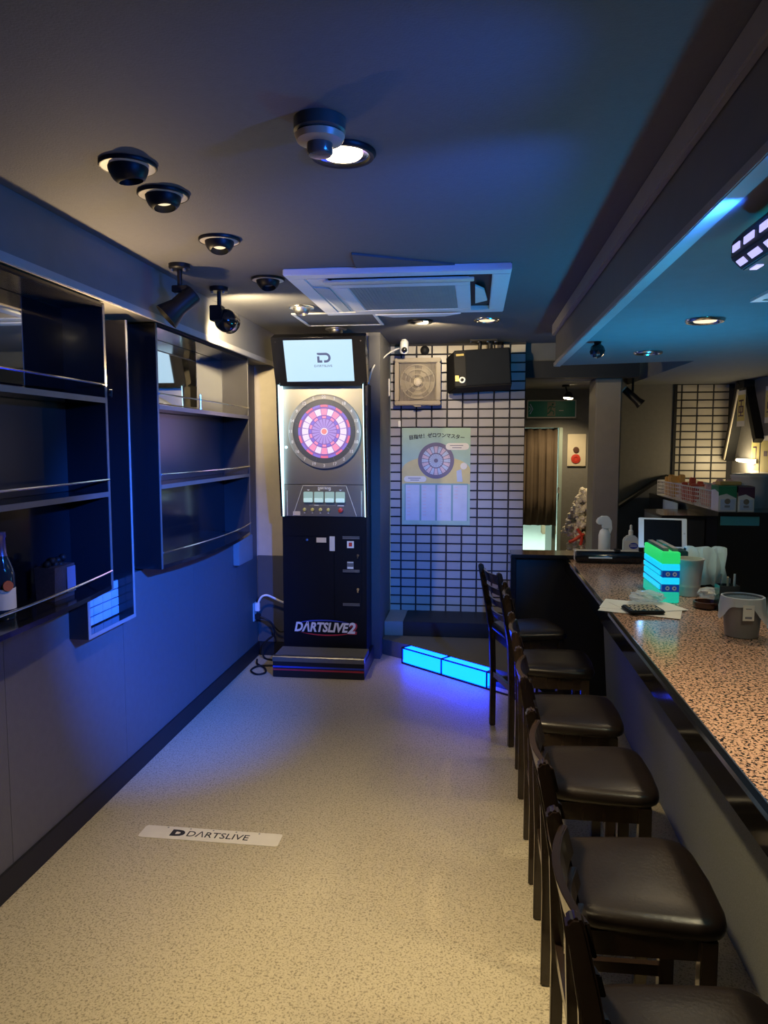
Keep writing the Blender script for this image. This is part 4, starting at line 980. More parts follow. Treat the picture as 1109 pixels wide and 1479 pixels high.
tube(bm, cs([(-1.61, 5.41, 0.31), (-1.55, 5.44, 0.28), (-1.48, 5.45, 0.20), (-1.42, 5.45, 0.205), (-1.386, 5.45, 0.205)]), 0.006, 6)
tag(obj('black_cables', bm, M['black'], smooth=True), 'tangle of black power cables on the floor left of the machine', 'cable')

# ================================================================== THINGS ON THE COUNTER
TZ = 0.9025
lb = thing('glowing_box', 'stack of glowing green and cyan acrylic boxes on the counter', 'lamp', (0.905, 3.72, TZ))
gx0, gx1, gy0, gy1 = 0.858, 0.940, 3.50, 3.86
layers = [(0.000, 0.050, 'box_teal'), (0.0505, 0.085, None), (0.0855, 0.117, 'box_cyan'), (0.1175, 0.149, None), (0.1495, 0.180, 'box_cyan'), (0.1805, 0.235, 'box_green')]
for z0, z1, m in layers:
    if m: obj('acrylic_layer', box(nb(), gx0, gx1, gy0, gy1, TZ+z0, TZ+z1), M[m], lb, bevel=0.003)
    else:
        l = obj('dark_layer', box(nb(), gx0+0.004, gx1-0.001, gy0+0.001, gy1, TZ+z0, TZ+z1), mat('navy_acrylic', (0.01, 0.03, 0.15), 0.2, emit=(0.0, 0.05, 0.35), es=0.5), lb)
        obj('side_glow', box(nb(), gx0-0.001, gx0+0.0035, gy0+0.03, gy1, TZ+z0+0.006, TZ+z1-0.006), M['box_cyan'], l)
        for k in (0.35, 0.72):
            cx = gx0+(gx1-gx0)*k
            obj('white_mark', lathe(nb(), [(0.004, 0), (0.010, 0), (0.010, 0.001), (0.004, 0.001), (0.004, 0)], (cx, gy0+0.0005, TZ+(z0+z1)/2), (0,-1,0), 16), M['white_ink'], l)
for x0, x1 in ((gx0+0.012, gx0+0.036), (gx0+0.054, gx0+0.078)):
    obj('top_ridge', box(nb(), x0, x1, gy0+0.03, gy1-0.02, TZ+0.2355, TZ+0.250), M['ink_gray'], lb)
lamp('acrylic_glow', 'SPOT', (0.90, 3.72, 1.17), 78, (0.0, 0.40, 0.85), lb, aim=(0.90, 3.60, 2.4), spot=165, blend=0.3, radius=0.05)
lamp('acrylic_back_glow', 'POINT', (0.90, 3.97, 1.10), 0.9, (0.22, 0.52, 1.0), lb, radius=0.04)

bk = thing('ice_bucket', 'gray plastic bucket standing right of the glowing box', 'bucket', (1.0, 3.70, TZ))
bm = nb(); lathe(bm, [(0, 0), (0.048, 0), (0.066, 0.175), (0.070, 0.175), (0.070, 0.180), (0.062, 0.180), (0.045, 0.006), (0, 0.006)], (1.035, 3.70, TZ), n=32); obj('bucket_body', bm, M['bucket'], bk, smooth=True)
obj('bucket_band', lathe(nb(), [(0.0535, 0.045), (0.0545, 0.045), (0.0556, 0.056), (0.0546, 0.056)], (1.035, 3.70, TZ), n=32), M['offwhite'], bk)

tw = thing('draped_towel', 'pale blue towel draped over a stand behind the bucket', 'towel', (1.19, 3.98, TZ))
bm = nb(); n = 14; rows = []
prof_t = [(-0.055, 0.01), (-0.05, 0.10), (-0.042, 0.17), (-0.02, 0.196), (0.02, 0.197), (0.045, 0.17), (0.05, 0.08), (0.055, 0.015)]
for i in range(n+1):
    x = 1.095+0.185*i/n; wv = 0.008*math.sin(i*1.7)+0.005*math.sin(i*0.6+1)
    rows.append([bm.verts.new((x+0.01*math.sin(z*30+i), 3.98+y+wv, TZ+z+0.004*math.sin(i*1.1))) for y, z in prof_t])
for a, b in zip(rows, rows[1:]):
    for j in range(len(prof_t)-1): bm.faces.new((a[j], b[j], b[j+1], a[j+1]))
to = obj('towel_cloth', bm, M['towel'], tw, smooth=True); md_ = to.modifiers.new('thickness', 'SOLIDIFY'); md_.thickness = 0.006
obj('towel_stand', box(nb(), 1.11, 1.26, 3.955, 4.005, TZ, TZ+0.172), M['black'], tw)
tag(obj('dark_tray', box(nb(), 1.0, 1.085, 3.90, 4.02, TZ, TZ+0.185), mat('teal_black_box', (0.01, 0.05, 0.05), 0.5), bevel=0.004), 'dark box behind the bucket, left of the towel', 'box')

tb = thing('tablet', 'white tablet with a dark screen on a stand behind the glowing box', 'tablet', (0.98, 4.2, TZ))
Rt = Matrix.Rotation(math.radians(-12), 3, 'X') @ Matrix.Rotation(math.radians(1.0), 3, 'Y'); to_ = Vector((1.028, 4.20, 1.145))
def tbx(x0, x1, y0, y1, z0, z1):
    bm = nb(); box(bm, x0, x1, y0, y1, z0, z1, Rt)
    for v in bm.verts: v.co += to_
    return bm
obj('tablet_frame', tbx(-0.128, 0.128, -0.004, 0.004, -0.083, 0.083), M['white'], tb, bevel=0.003)
obj('tablet_screen', tbx(-0.100, 0.100, -0.0055, -0.0042, -0.073, 0.073), M['gloss'], tb)
obj('home_button', cyl(nb(), to_+Rt @ Vector((0.114, -0.0042, 0)), to_+Rt @ Vector((0.114, -0.0055, 0)), 0.005), M['offwhite'], tb)
obj('stand_clip', tbx(-0.02, 0.055, -0.010, 0.012, -0.094, -0.0835), M['white'], tb)
obj('stand_post', cyl(nb(), (1.035, 4.225, TZ), (1.035, 4.222, 1.06), 0.010), M['white'], tb)
obj('stand_base', cyl(nb(), (1.035, 4.225, TZ), (1.035, 4.225, TZ+0.008), 0.06, n=24), M['white'], tb)

rl = thing('roller_case', 'long black cylindrical case with a white strip at the counter\'s far end', 'case', (0.82, 4.66, TZ))
obj('case_body', lathe(nb(), [(0, 0), (0.033, 0.002), (0.036, 0.01), (0.036, 0.39), (0.033, 0.398), (0, 0.40)], (0.625, 4.66, TZ+0.0365), (1, 0, 0), 24), M['gloss'], rl, smooth=True)
obj('white_strip', box(nb(), 0.70, 0.84, 4.620, 4.6245, TZ+0.032, TZ+0.040), M['white'], rl)
obj('case_clip', box(nb(), 0.86, 0.89, 4.63, 4.69, TZ+0.0735, TZ+0.085), M['black'], rl)
tag(obj('pale_board', box(nb(), 0.63, 1.02, 4.70, 4.78, TZ, TZ+0.066), M['offwhite'], bevel=0.003), 'long pale board lying behind the black cylindrical case', 'board')

sb = thing('spray_bottle', 'white spray bottle on the partition at the far end of the bar', 'bottle', (0.835, 4.9, 0.9255))
bx_, by_2, bz_ = 0.838, 4.90, 0.9255
obj('bottle_body', lathe(nb(), [(0, 0), (0.036, 0), (0.038, 0.01), (0.038, 0.12), (0.030, 0.15), (0.018, 0.162), (0, 0.162)], (bx_, by_2, bz_), n=24), M['white'], sb, smooth=True)
bm = nb(); prism(bm, [(-0.055, 0.20), (-0.05, 0.225), (-0.02, 0.245), (0.02, 0.245), (0.04, 0.215), (0.045, 0.165), (0.03, 0.12), (0.022, 0.165), (0.016, 0.163), (-0.016, 0.163), (-0.018, 0.19), (-0.04, 0.19)], lambda p, q, t: Vector((bx_+p, by_2+t, bz_+q)), -0.022, 0.022)
obj('trigger_head', bm, M['white'], sb, bevel=0.005)
hs = thing('sanitizer_bottle', 'clear sanitizer bottle with a nozzle and blue label on the partition', 'bottle', (1.0, 4.9, 0.9255))
hx = 1.003
bm = nb(); prof_h = [(-0.045, 0), (0.045, 0), (0.048, 0.01), (0.048, 0.09), (0.035, 0.115), (0.015, 0.122), (-0.015, 0.122), (-0.035, 0.115), (-0.048, 0.09), (-0.048, 0.01)]
prism(bm, [(hx+p, bz_+q) for p, q in prof_h], XZ, 4.88, 4.925); obj('bottle_body', bm, mat('milky_plastic', (0.66, 0.68, 0.72), 0.3), hs, bevel=0.008)
obj('nozzle', lathe(nb(), [(0.015, 0.1225), (0.015, 0.15), (0.008, 0.158), (0.008, 0.185), (0.003, 0.19), (0, 0.19)], (hx, 4.902, bz_), n=16), M['white'], hs, smooth=True)
obj('label', box(nb(), hx-0.044, hx+0.046, 4.8775, 4.8795, bz_+0.012, bz_+0.088), M['paper'], hs)
bm = nb(); prism(bm, [(hx+0.014+0.028*math.cos(2*PI*i/20), bz_+0.056+0.020*math.sin(2*PI*i/20)) for i in range(20)], XZ, 4.876, 4.8773); obj('label_patch', bm, M['blue_ink'], hs)
for k in range(2): obj('label_line', box(nb(), hx-0.008, hx+0.034, 4.8750, 4.8758, bz_+0.050+k*0.010, bz_+0.054+k*0.010), M['white_ink'], hs)

for i, (pts, z, lab) in enumerate((([(0.545, 3.30), (0.86, 3.17), (0.93, 3.40), (0.62, 3.52)], 0.0, 'lowest white paper sheet under the beaded coaster'), ([(0.56, 3.36), (0.80, 3.25), (0.87, 3.45), (0.62, 3.55)], 0.0012, 'middle white paper sheet of the fanned pile'), ([(0.68, 3.26), (0.94, 3.34), (0.86, 3.56), (0.62, 3.47)], 0.0024, 'topmost white paper sheet of the fanned pile'))):
    bm = nb(); prism(bm, pts, XY, TZ+z, TZ+z+0.001); tag(obj('paper_sheet', bm, M['paper']), lab, 'paper', 'white paper sheets on the counter')
pm = thing('beaded_coaster', 'black coaster with rows of pale beads on the white papers', 'coaster', (0.73, 3.32, TZ+0.004))
bm = nb(); Rc = Matrix.Rotation(0.12, 3, 'Z'); hx2, hy2 = 0.078, 0.070
poly = []
for sx, sy, a0 in ((1, 1, 0), (-1, 1, 90), (-1, -1, 180), (1, -1, 270)):
    for k in range(4):
        a = math.radians(a0+30*k); poly.append((sx*(hx2-0.02)+0.02*math.cos(a), sy*(hy2-0.02)+0.02*math.sin(a)))
cc = Vector((0.735, 3.295, 0))
prism(bm, poly, lambda p, q, t: cc+Rc @ Vector((p, q, 0))+Vector((0, 0, t)), TZ+0.004, TZ+0.018); obj('coaster_base', bm, M['black'], pm, bevel=0.005)
bm = nb()
for i in range(9):
    for k in range(7):
        if (i+k) % 4 == 3: continue
        p = cc+Rc @ Vector((-0.055+i*0.0138, -0.048+k*0.016, TZ+0.019)); bmesh.ops.create_icosphere(bm, subdivisions=1, radius=0.0052, matrix=Matrix.Translation(p))
obj('beads', bm, M['cream'], pm, kind='stuff')
bm = nb(); bmesh.ops.create_icosphere(bm, subdivisions=3, radius=1.0)
for v in bm.verts:
    n_ = 1+0.22*math.sin(v.co.x*7+v.co.y*5)*math.cos(v.co.z*6+v.co.x*4); v.co = Vector((0.79+v.co.x*0.075*n_, 3.47+v.co.y*0.05*n_, TZ+0.033+v.co.z*0.026*n_))
tag(obj('crumpled_wrap', bm, M['film']), 'crumpled clear plastic wrap on the papers beside the glowing box', 'wrap')
at = thing('ashtray', 'round brown glass ashtray with scraps of clear film on top', 'ashtray', (1.03, 3.42, TZ))
obj('ashtray_body', lathe(nb(), [(0, 0), (0.050, 0), (0.056, 0.008), (0.056, 0.028), (0.048, 0.030), (0.044, 0.012), (0, 0.010)], (1.035, 3.42, TZ), n=32), M['brown_glass'], at, smooth=True)
bm = nb(); bmesh.ops.create_icosphere(bm, subdivisions=3, radius=1.0)
for v in bm.verts:
    n_ = 1+0.25*math.sin(v.co.x*6+v.co.y*7)*math.cos(v.co.z*5); v.co = Vector((1.045+v.co.x*0.045*n_, 3.42+v.co.y*0.04*n_, TZ+0.065+v.co.z*0.026*n_))
tag(obj('film_scrap', bm, M['film']), 'scrunched clear film heaped in the brown ashtray', 'wrap')
ph = thing('straw_holder', 'dark square holder with clear straws and stirrers', 'holder', (1.09, 3.36, TZ))
bm = nb()
for a, b, c, d in ((1.062, 1.066, 3.33, 3.40), (1.142, 1.146, 3.33, 3.40), (1.066, 1.142, 3.33, 3.334), (1.066, 1.142, 3.396, 3.40)): box(bm, a, b, c, d, TZ+0.004, TZ+0.115)
box(bm, 1.062, 1.146, 3.33, 3.40, TZ, TZ+0.0035)
obj('holder_body', bm, mat('smoky_plastic', (0.03, 0.035, 0.04), 0.25, coat=0.3), ph)
for k, (x, y, h, m) in enumerate(((1.078, 3.35, 0.165, 'glass'), (1.086, 3.38, 0.155, 'glass'), (1.105, 3.36, 0.150, 'cream'), (1.118, 3.385, 0.14, 'glass'), (1.128, 3.355, 0.165, 'white'), (1.135, 3.38, 0.150, 'towel'))):
    obj('straw', cyl(nb(), (x, y, TZ+0.005), (x+0.006*(k-2.5)*0.3, y, TZ+h), 0.0045, n=8), M[m], ph)
tb2 = thing('counter_bin', 'gray waste bin with a white bag and label on the counter', 'bin', (1.0, 2.92, TZ))
bo = (1.020, 2.93, TZ)
obj('bin_body', lathe(nb(), [(0, 0), (0.058, 0), (0.060, 0.006), (0.072, 0.150), (0.068, 0.150), (0.056, 0.008), (0, 0.008)], bo, n=36), M['bin_gray'], tb2, smooth=True)
bm = nb(); n = 56; rings = []
def bell(a, c, wd): return math.exp(-(((math.degrees(a)-c+180) % 360-180)/wd)**2)
for t in (-0.5, -0.15, 0.0, 0.12, 0.35, 0.7, 1.0):
    ring = []
    for k in range(n):
        a = 2*PI*k/n
        low = 0.126-0.055*bell(a, 190, 26)-0.075*bell(a, 322, 30)-0.02*bell(a, 90, 60)+0.004*math.sin(7*a)
        if t < 0: rr, zz = 0.064+0.008*(1+t*2)*0.5, 0.150+t*0.06
        elif t == 0: rr, zz = 0.0705, 0.1535
        else:
            rr = 0.0755+0.003*t+0.0016*math.sin(k*2.3)*t+0.0012*math.sin(k*1.1)+0.012*t*(bell(a, 190, 26)+bell(a, 322, 30)); zz = 0.1525-(0.1525-low)*max(0, (t-0.12)/0.88)
        ring.append(bm.verts.new((bo[0]+rr*math.cos(a), bo[1]+rr*math.sin(a), TZ+zz)))
    rings.append(ring)
for A, B in zip(rings, rings[1:]):
    for k in range(n): bm.faces.new((A[k], A[(k+1)%n], B[(k+1)%n], B[k]))
obj('bin_bag', bm, M['bag'], tb2, smooth=True)
Rl = Matrix.Rotation(math.radians(0), 3, 'Z')
lbp = obj('bin_label', box(nb(), bo[0]-0.026, bo[0]+0.014, bo[1]-0.0835, bo[1]-0.082, TZ+0.075, TZ+0.133), M['paper'], tb2)
obj('label_bar', box(nb(), bo[0]-0.018, bo[0]+0.006, bo[1]-0.0848, bo[1]-0.0836, TZ+0.082, TZ+0.090), M['ink_gray'], lbp)
obj('label_line', box(nb(), bo[0]-0.016, bo[0]+0.004, bo[1]-0.0848, bo[1]-0.0836, TZ+0.118, TZ+0.121), M['ink_gray'], lbp)
tag(obj('glass_tumbler', lathe(nb(), [(0, 0), (0.026, 0), (0.032, 0.11), (0.029, 0.11), (0.024, 0.006), (0, 0.006)], (1.165, 2.88, TZ), n=24), M['glass'], smooth=True), 'clear drinking glass right of the waste bin at the right edge', 'glass')
tag(obj('pale_box', box(nb(), 1.155, 1.235, 2.955, 3.05, TZ, TZ+0.155), M['towel'], bevel=0.004), 'small pale box cut by the right edge beside the waste bin', 'box')

# ================================================================== BACK BAR
b1 = thing('back_bar_block', 'plain black back-bar block behind the tablet', 'cabinet', (1.36, 5.4, 0))
obj('block_body', box(nb(), 1.26, 1.545, 5.2, 5.7, 0, 1.135), M['gloss_soft'], b1); obj('block_top', box(nb(), 1.17+0.09, 1.545, 5.18, 5.7, 1.1355, 1.153), M['gloss'], b1)
b2 = thing('back_bar_shelf', 'tall black back-bar cabinet carrying baskets, cartons and a bucket', 'cabinet', (1.9, 5.6, 0))
obj('cabinet_body', box(nb(), 1.55, 2.285, 4.95, 6.85, 0, 1.178), M['gloss'], b2)
obj('cabinet_top', box(nb(), 1.546, 2.285, 4.93, 6.85, 1.1785, 1.20), M['gloss'], b2, bevel=0.003)
obj('teal_plate', box(nb(), 1.565, 1.80, 4.942, 4.9495, 1.115, 1.172), mat('teal_plastic', (0.06, 0.30, 0.34), 0.4), b2)
hc = nb(); n = 8
rows = [[hc.verts.new((1.520+0.006*math.sin(i*1.3), 5.78+0.10*i+0.0, z)) for z in (0.98, 1.06, 1.14, 1.19)] for i in range(5)]
for a, b in zip(rows, rows[1:]):
    for j in range(3): hc.faces.new((a[j], b[j], b[j+1], a[j+1]))
hcl = tag(obj('hanging_cloth', hc, M['towel'], smooth=True), 'pale cloth hanging on the side of the tall back-bar cabinet', 'towel'); hm = hcl.modifiers.new('thickness', 'SOLIDIFY'); hm.thickness = 0.008
def basket(label, x0, x1, y0, y1, h):
    t = thing('wire_basket', label, 'basket', ((x0+x1)/2, (y0+y1)/2, 1.2005), 'white baskets on the back-bar cabinet')
    z = 1.2005
    obj('basket_floor', box(nb(), x0, x1, y0, y1, z, z+0.004), M['white'], t)
    def side(p0, p1, nm):
        bm = nb(); p0, p1 = Vector(p0), Vector(p1); L_ = (p1-p0).length; k = max(4, int(L_/0.045))
        for i in range(k+1):
            p = p0+(p1-p0)*i/k; tube(bm, [p, p+Vector((0, 0, h))], 0.002, 4)
        for j in range(5): tube(bm, [p0+Vector((0, 0, h*j/4)), p1+Vector((0, 0, h*j/4))], 0.002 if j < 4 else 0.005, 4)
        obj(nm, bm, M['white'], t)
    side((x0, y0, z+0.004), (x1, y0, z+0.004), 'basket_side'); side((x0, y1, z+0.004), (x1, y1, z+0.004), 'basket_side'); side((x0, y0, z+0.004), (x0, y1, z+0.004), 'basket_side'); side((x1, y0, z+0.004), (x1, y1, z+0.004), 'basket_side')
basket('white wire basket of snacks just left of the green carton', 1.56, 1.745, 5.16, 5.50, 0.12)
basket('middle white wire basket on the back-bar cabinet', 1.56, 1.84, 5.55, 6.02, 0.12)
basket('farthest white wire basket on the back-bar cabinet', 1.56, 1.84, 6.08, 6.60, 0.12)
pk = 0
for bi, (yb0, yb1) in enumerate(((5.20, 5.46), (5.60, 5.97), (6.16, 6.50))):
    for i in range(9):
        x = 1.60+0.050*(i % 3)+random.uniform(-0.004, 0.004); y = yb0+(yb1-yb0)*((i//3)+0.5)/3; m = ['packet_p', 'packet_r', 'packet_o', 'paper'][(i*3+pk) % 4]
        hh = random.uniform(0.11, 0.19); bm = nb()
        box(bm, -0.021, 0.021, -0.02, 0.02, 0, hh, Matrix.Rotation(random.uniform(-0.25, 0.25), 3, 'Z') @ Matrix.Rotation(random.uniform(-0.06, 0.06), 3, 'Y'))
        for v in bm.verts: v.co += Vector((x, y, 1.209))
        tag(obj('snack_packet', bm, M[m], bevel=0.006), '%s snack packet, %s of the %s row in the %s wire basket' % ({'packet_p': 'pink', 'packet_r': 'red', 'packet_o': 'orange', 'paper': 'white'}[m], ('left', 'middle', 'right')[i % 3], ('front', 'middle', 'back')[i//3], ('nearest', 'middle', 'farthest')[bi]), 'packet', 'snack packets in the baskets'); pk += 1
def carton(label, x0, x1, y0, y1, h, m):
    t = thing('coffee_carton', label, 'carton', ((x0+x1)/2, (y0+y1)/2, 1.2005))
    z = 1.2005; obj('carton_body', box(nb(), x0, x1, y0, y1, z, z+h), M['paper'], t, bevel=0.002)
    wd = x1-x0
    bm = nb(); prism(bm, [(x0, z+h*0.62), (x0+wd*0.45, z+h*0.70), (x1, z+h*0.52), (x1, z+h-0.001), (x0, z+h-0.001)], XZ, y0-0.0014, y0-0.0002); obj('color_band', bm, M[m], t)
    bm = nb(); prism(bm, [(y0, z+h*0.75), (y0+(y1-y0)*0.5, z+h*0.85), (y1, z+h*0.80), (y1, z+h-0.001), (y0, z+h-0.001)], YZ, x0-0.0014, x0-0.0002); obj('color_band', bm, M[m], t)
    obj('blue_panel', box(nb(), x0+wd*0.12, x1-wd*0.08, y0-0.0014, y0-0.0002, z+0.01, z+h*0.48), M['p_blue'], t)
    obj('cup_picture', lathe(nb(), [(0, 0.0), (0.018, 0.0), (0.018, 0.001), (0, 0.001)], ((x0+x1)/2, y0-0.0016, z+h*0.40), (0,-1,0), 18), M['brown_dark'], t)
    obj('cup_picture', box(nb(), (x0+x1)/2-0.016, (x0+x1)/2+0.016, y0-0.0026, y0-0.0016, z+h*0.16, z+h*0.25), M['ink_gray'], t)
    obj('top_flap', box(nb(), x0, x1, y0, y1, z+h+0.0005, z+h+0.002), M[m], t)
    return t
carton('green topped carton with a cup picture on the back-bar cabinet', 1.555, 1.665, 4.97, 5.12, 0.165, 'green_box')
carton('maroon topped carton right of the green one on the back bar', 1.675, 1.775, 4.97, 5.10, 0.160, 'maroon_box')
tag(obj('folded_napkins', box(nb(), 1.57, 1.70, 4.99, 5.10, 1.369, 1.392), M['packet_o'], bevel=0.004), 'small straw colored pack lying on the green carton', 'packet')
bu = thing('plastic_tub', 'gray plastic tub with a lid on the back bar, right of the cartons', 'tub', (1.88, 5.35, 1.2))
obj('tub_body', lathe(nb(), [(0, 0), (0.115, 0), (0.135, 0.20), (0.141, 0.20), (0.141, 0.212), (0.128, 0.212), (0.11, 0.008), (0, 0.008)], (1.895, 5.36, 1.2005), n=36), M['bucket'], bu, smooth=True)
obj('tub_lid', lathe(nb(), [(0, 0.2125), (0.143, 0.2125), (0.143, 0.222), (0.12, 0.230), (0, 0.232)], (1.895, 5.36, 1.2005), n=36), M['offwhite'], bu, smooth=True)
for i, (x, y, h) in enumerate(((2.06, 5.05, 0.30), (2.12, 5.20, 0.27), (2.08, 5.36, 0.24))):
    bottle('liquor_bottle', ('dark bottle on the back bar nearest the right edge', 'second dark bottle on the back bar by the right edge', 'third dark bottle on the back bar, behind two others')[i], x, y, 1.2005, 0.034, h, M['glass_blue'], None, M['paper'], M['cream'])
# papers with brush marks on the right wall, slanted frame, tube lamp
def wall_paper(label, y0, y1, z0, z1, marks, m='paper_y', dx=0.0):
    t = thing('menu_paper', label, 'paper', (2.289, (y0+y1)/2, z0), 'handwritten menu papers on the right wall')
    obj('sheet', box(nb(), 2.2862-dx, 2.2885-dx, y0, y1, z0, z1), M['paper'], t)
    h = z1-z0; obj('yellow_wash', box(nb(), 2.2852-dx, 2.286-dx, y0+0.004, y1-0.004, z0+h*0.15, z1-h*0.12), M[m], t)
    W = y1-y0
    for a, b, c, d in marks: obj('brush_mark', box(nb(), 2.2842-dx, 2.285-dx, y1-W*b, y1-W*a, z0+h*c, z0+h*d), M['purple_ink'], t)
k1 = [(0.2, 0.8, 0.70, 0.74), (0.45, 0.55, 0.30, 0.74), (0.2, 0.8, 0.54, 0.57), (0.2, 0.3, 0.40, 0.57), (0.7, 0.8, 0.40, 0.57), (0.2, 0.8, 0.38, 0.41), (0.15, 0.85, 0.28, 0.31)]
wall_paper('narrow yellow menu paper nearest the tiled corner', 6.885, 6.992, 1.79, 2.07, k1)
wall_paper('yellow menu paper with dark brush strokes inside the slanted frame', 6.42, 6.60, 1.78, 2.075, k1, dx=0.10)
wall_paper('yellow menu paper at the right edge, highest on the wall', 6.02, 6.27, 1.80, 2.09, k1)
k2 = [(0.2, 0.6, 0.72, 0.76), (0.55, 0.65, 0.3, 0.76), (0.3, 0.6, 0.26, 0.32)]
wall_paper('large yellow menu paper right of the tube lamp', 6.34, 6.52, 1.37, 1.69, k2)
wall_paper('large yellow menu paper at the right edge below the highest one', 6.08, 6.32, 1.36, 1.70, [(0.3, 0.6, 0.52, 0.64)])
sf = thing('slanted_frame', 'black A shaped frame with one edge colored cream as if lit on the right wall', 'frame', (2.27, 6.7, 1.5))
def wbar(y0, z0, y1, z1, wd, x0, x1, m, nm):
    d = Vector((y1-y0, z1-z0)).normalized(); p = Vector((-d.y, d.x))*wd/2
    bm = nb(); prism(bm, [(y0+p.x, z0+p.y), (y1+p.x, z1+p.y), (y1-p.x, z1-p.y), (y0-p.x, z0-p.y)], YZ, x0, x1); obj(nm, bm, M[m], sf)
wbar(6.96, 1.50, 6.66, 2.15, 0.07, 2.20, 2.289, 'black', 'frame_leg'); wbar(6.58, 2.15, 6.28, 1.66, 0.06, 2.22, 2.289, 'black', 'frame_leg'); wbar(6.52, 2.13, 6.72, 2.13, 0.06, 2.205, 2.288, 'black', 'frame_top')
wbar(6.91, 1.50, 6.625, 2.09, 0.024, 2.190, 2.1995, 'cream', 'painted_lit_edge')  # cream strip paints in the light along the leg's edge
tl = thing('tube_lamp', 'short glowing tube lamp on the right wall above the tub', 'lamp', (2.26, 6.5, 1.5))
obj('tube', cyl(nb(), (2.262, 6.78, 1.497), (2.262, 6.40, 1.483), 0.012), M['tube'], tl)
obj('lamp_base', box(nb(), 2.2765, 2.2885, 6.38, 6.80, 1.475, 1.51), M['white'], tl)
lamp('tube_light', 'POINT', (2.20, 6.55, 1.46), 6.5, (1.0, 0.80, 0.46), tl, radius=0.05)

# ================================================================== CORRIDOR AND OUTER ROOM
ex = thing('exit_sign', 'green exit sign with a running figure above the doorway', 'sign', (0.76, 7.65, 1.9))
obj('sign_box', box(nb(), 0.515, 1.0, 7.64, 7.699, 1.895, 2.075), M['offwhite'], ex, bevel=0.004)
obj('sign_face', box(nb(), 0.527, 0.988, 7.637, 7.6395, 1.907, 2.063), M['green_dark'], ex)
obj('door_symbol', box(nb(), 0.715, 0.795, 7.635, 7.6365, 1.915, 2.055), mat('sign_beige', (0.30, 0.30, 0.22), 0.5), ex)
bm = nb(); cx, cz = 0.757, 1.985
for a, b in (((0.0, 0.028), (-0.006, -0.012)), ((-0.006, -0.012), (0.024, -0.030)), ((0.024, -0.030), (0.020, -0.058)), ((-0.006, -0.012), (-0.022, -0.036)), ((-0.022, -0.036), (-0.042, -0.048)), ((0.0, 0.026), (0.026, 0.012)), ((0.026, 0.012), (0.036, 0.024)), ((0.0, 0.026), (-0.026, 0.018)), ((-0.026, 0.018), (-0.030, -0.004))):
    tube(bm, [(cx+a[0], 7.6335, cz+a[1]), (cx+b[0], 7.6335, cz+b[1])], 0.0055, 5)
sphere(bm, (cx+0.010, 7.6335, cz+0.045), 0.010, 10, 6)
obj('running_figure', bm, M['green_dark'], ex)
bm = nb(); tube(bm, [(0.545, 7.6355, 2.035), (0.572, 7.6355, 1.985), (0.545, 7.6355, 1.935)], 0.006, 5); tube(bm, [(0.535, 7.6355, 2.01), (0.556, 7.6355, 1.985), (0.535, 7.6355, 1.96)], 0.004, 5); obj('arrow_symbol', bm, mat('sign_blue_white', (0.40, 0.55, 0.80), 0.5), ex)
obj('sign_text', box(nb(), 0.83, 0.875, 7.635, 7.6365, 1.965, 1.972), M['offwhite'], ex)
fa = thing('fire_alarm', 'cream alarm plate with a red button on the corridor wall', 'alarm', (1.0, 7.69, 1.4))
obj('plate', box(nb(), 0.928, 1.11, 7.68, 7.699, 1.41, 1.735), M['cream'], fa, bevel=0.004)
obj('speaker_disc', lathe(nb(), [(0, 0), (0.030, 0), (0.028, 0.012), (0.014, 0.014), (0, 0.013)], (1.012, 7.6795, 1.577), (0,-1,0), 24), mat('alarm_brown', (0.10, 0.045, 0.03), 0.4), fa, smooth=True)
obj('alarm_button', lathe(nb(), [(0, 0), (0.046, 0), (0.046, 0.008), (0.020, 0.012), (0.016, 0.006), (0, 0.006)], (1.010, 7.6795, 1.487), (0,-1,0), 28), M['red'], fa, smooth=True)
cu = nb(); n = 40; rows = []
for i in range(n+1):
    x = 0.31+0.525*i/n; rows.append([cu.verts.new((x, 7.75+0.018*math.sin(i*0.9)+0.008*math.sin(i*2.1), z)) for z in (0.80, 1.1, 1.5, 1.795)])
for a, b in zip(rows, rows[1:]):
    for j in range(3): cu.faces.new((a[j], b[j], b[j+1], a[j+1]))
cu = tag(obj('curtain', cu, M['curtain'], smooth=True), 'brown half curtain hanging in the doorway under the exit sign', 'curtain'); cm_ = cu.modifiers.new('thickness', 'SOLIDIFY'); cm_.thickness = 0.004
fw = thing('flower_stand', 'cone of cream blossoms with a red ribbon, half hidden by the column', 'flowers', (1.0, 6.97, 0))
rng = random.Random(3); bm = nb()
for k in range(420):
    t = rng.random()**0.8; z = 0.80+t*0.42; R_ = 0.26*(1-t)**0.9+0.03; a = rng.uniform(0, 2*PI)
    if z > 1.2 and False: continue
    bmesh.ops.create_icosphere(bm, subdivisions=1, radius=rng.uniform(0.016, 0.028), matrix=Matrix.Translation((1.0+R_*0.72*math.cos(a)*rng.uniform(0.85, 1.0), 6.97+R_*math.sin(a)*0.28*rng.uniform(0.85, 1.0)-0.02, z)))
obj('blossoms', bm, M['flower'], fw, kind='stuff')
bm = nb()
for k in range(90): bmesh.ops.create_icosphere(bm, subdivisions=1, radius=rng.uniform(0.016, 0.026), matrix=Matrix.Translation((0.90+rng.uniform(-0.05, 0.13), 6.95+rng.uniform(-0.06, 0.06), rng.uniform(0.6, 0.84))))
obj('blossoms', bm, M['flower'], fw, kind='stuff')
bm = nb(); tube(bm, cs([(0.86, 6.85, 0.745), (0.90, 6.84, 0.765), (0.95, 6.84, 0.80), (0.99, 6.85, 0.82)]), 0.016, 6); tube(bm, cs([(0.93, 6.85, 0.87), (0.97, 6.84, 0.80), (0.96, 6.84, 0.72)]), 0.014, 6); obj('red_ribbon', bm, M['red'], fw)
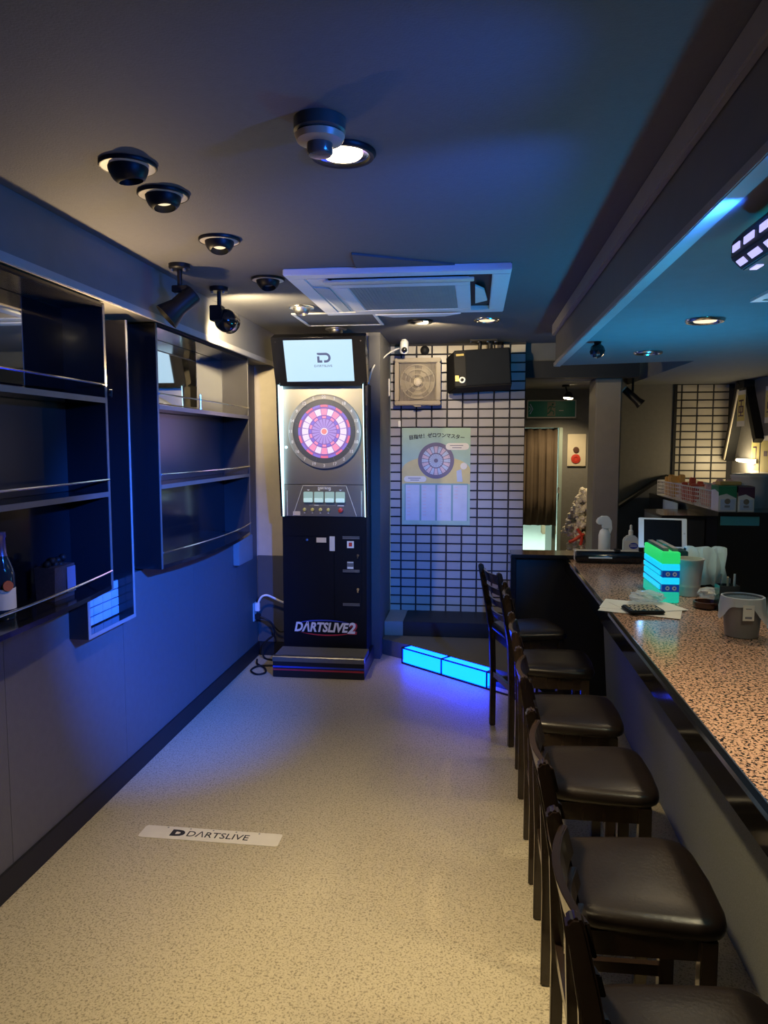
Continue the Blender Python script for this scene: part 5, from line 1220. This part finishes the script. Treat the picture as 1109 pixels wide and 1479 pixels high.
obj('stand_pole', cyl(nb(), (1.0, 6.97, 0), (1.0, 6.97, 0.85), 0.015), M['black'], fw); obj('stand_foot', cyl(nb(), (1.0, 6.97, 0), (1.0, 6.97, 0.01), 0.09, n=20), M['black'], fw)
cl = thing('corridor_spotlight', 'small lit spotlight on the corridor ceiling near the exit sign', 'spotlight', (0.84, 7.1, 2.18))
obj('canopy', cyl(nb(), (0.835, 7.15, 2.1845), (0.835, 7.15, 2.165), 0.035), DBLK, cl)
obj('stem', cyl(nb(), (0.835, 7.15, 2.165), (0.85, 7.15, 2.11), 0.007), DBLK, cl)
obj('shade', lathe(nb(), [(0.02, 0.045), (0.03, 0.03), (0.055, -0.01), (0.05, -0.01), (0.02, 0.03)], (0.86, 7.15, 2.075), (0.1, 0, 1), 20), DBLK, cl, smooth=True)
obj('bulb', lathe(nb(), [(0, 0.0), (0.045, -0.005), (0.040, -0.018), (0, -0.024)], (0.86, 7.15, 2.072), (0.1, 0, 1), 20), M['bulb'], cl, smooth=True)
lamp('corridor_beam', 'SPOT', (0.86, 7.15, 2.03), 30, WARM, cl, aim=(0.80, 7.55, 0.6), spot=120, blend=0.7, radius=0.03)
tag(obj('cardboard_box', box(nb(), 1.235, 1.50, 13.7, 14.0, 0, 0.17), M['cardboard'], bevel=0.004), 'cardboard box on the pale floor beyond the doorway', 'box')
tag(obj('white_cabinet', box(nb(), 1.44, 1.61, 12.9, 13.3, 0, 0.30), M['outer_wall'], bevel=0.004), 'low white unit against the wall beyond the doorway', 'cabinet')
tag(obj('far_table', box(nb(), 1.07, 1.22, 15.6, 16.0, 0, 0.06), M['ink_gray']), 'dark low crate at the far end of the pale floor', 'crate')
ol = thing('outer_ceiling_light', 'long ceiling light of the bright room beyond the doorway', 'ceiling light', (0.6, 11, 2.59))
obj('diffuser', box(nb(), 0.5, 0.9, 10.4, 13.0, 2.56, 2.5995), glow('outer_tube_light', (0.85, 1.0, 0.92), 3.0), ol)
lamp('outer_area', 'AREA', (0.7, 11.7, 2.55), 90, (0.85, 1.0, 0.92), ol, aim=(0.7, 11.7, 0), size=(0.4, 2.6))
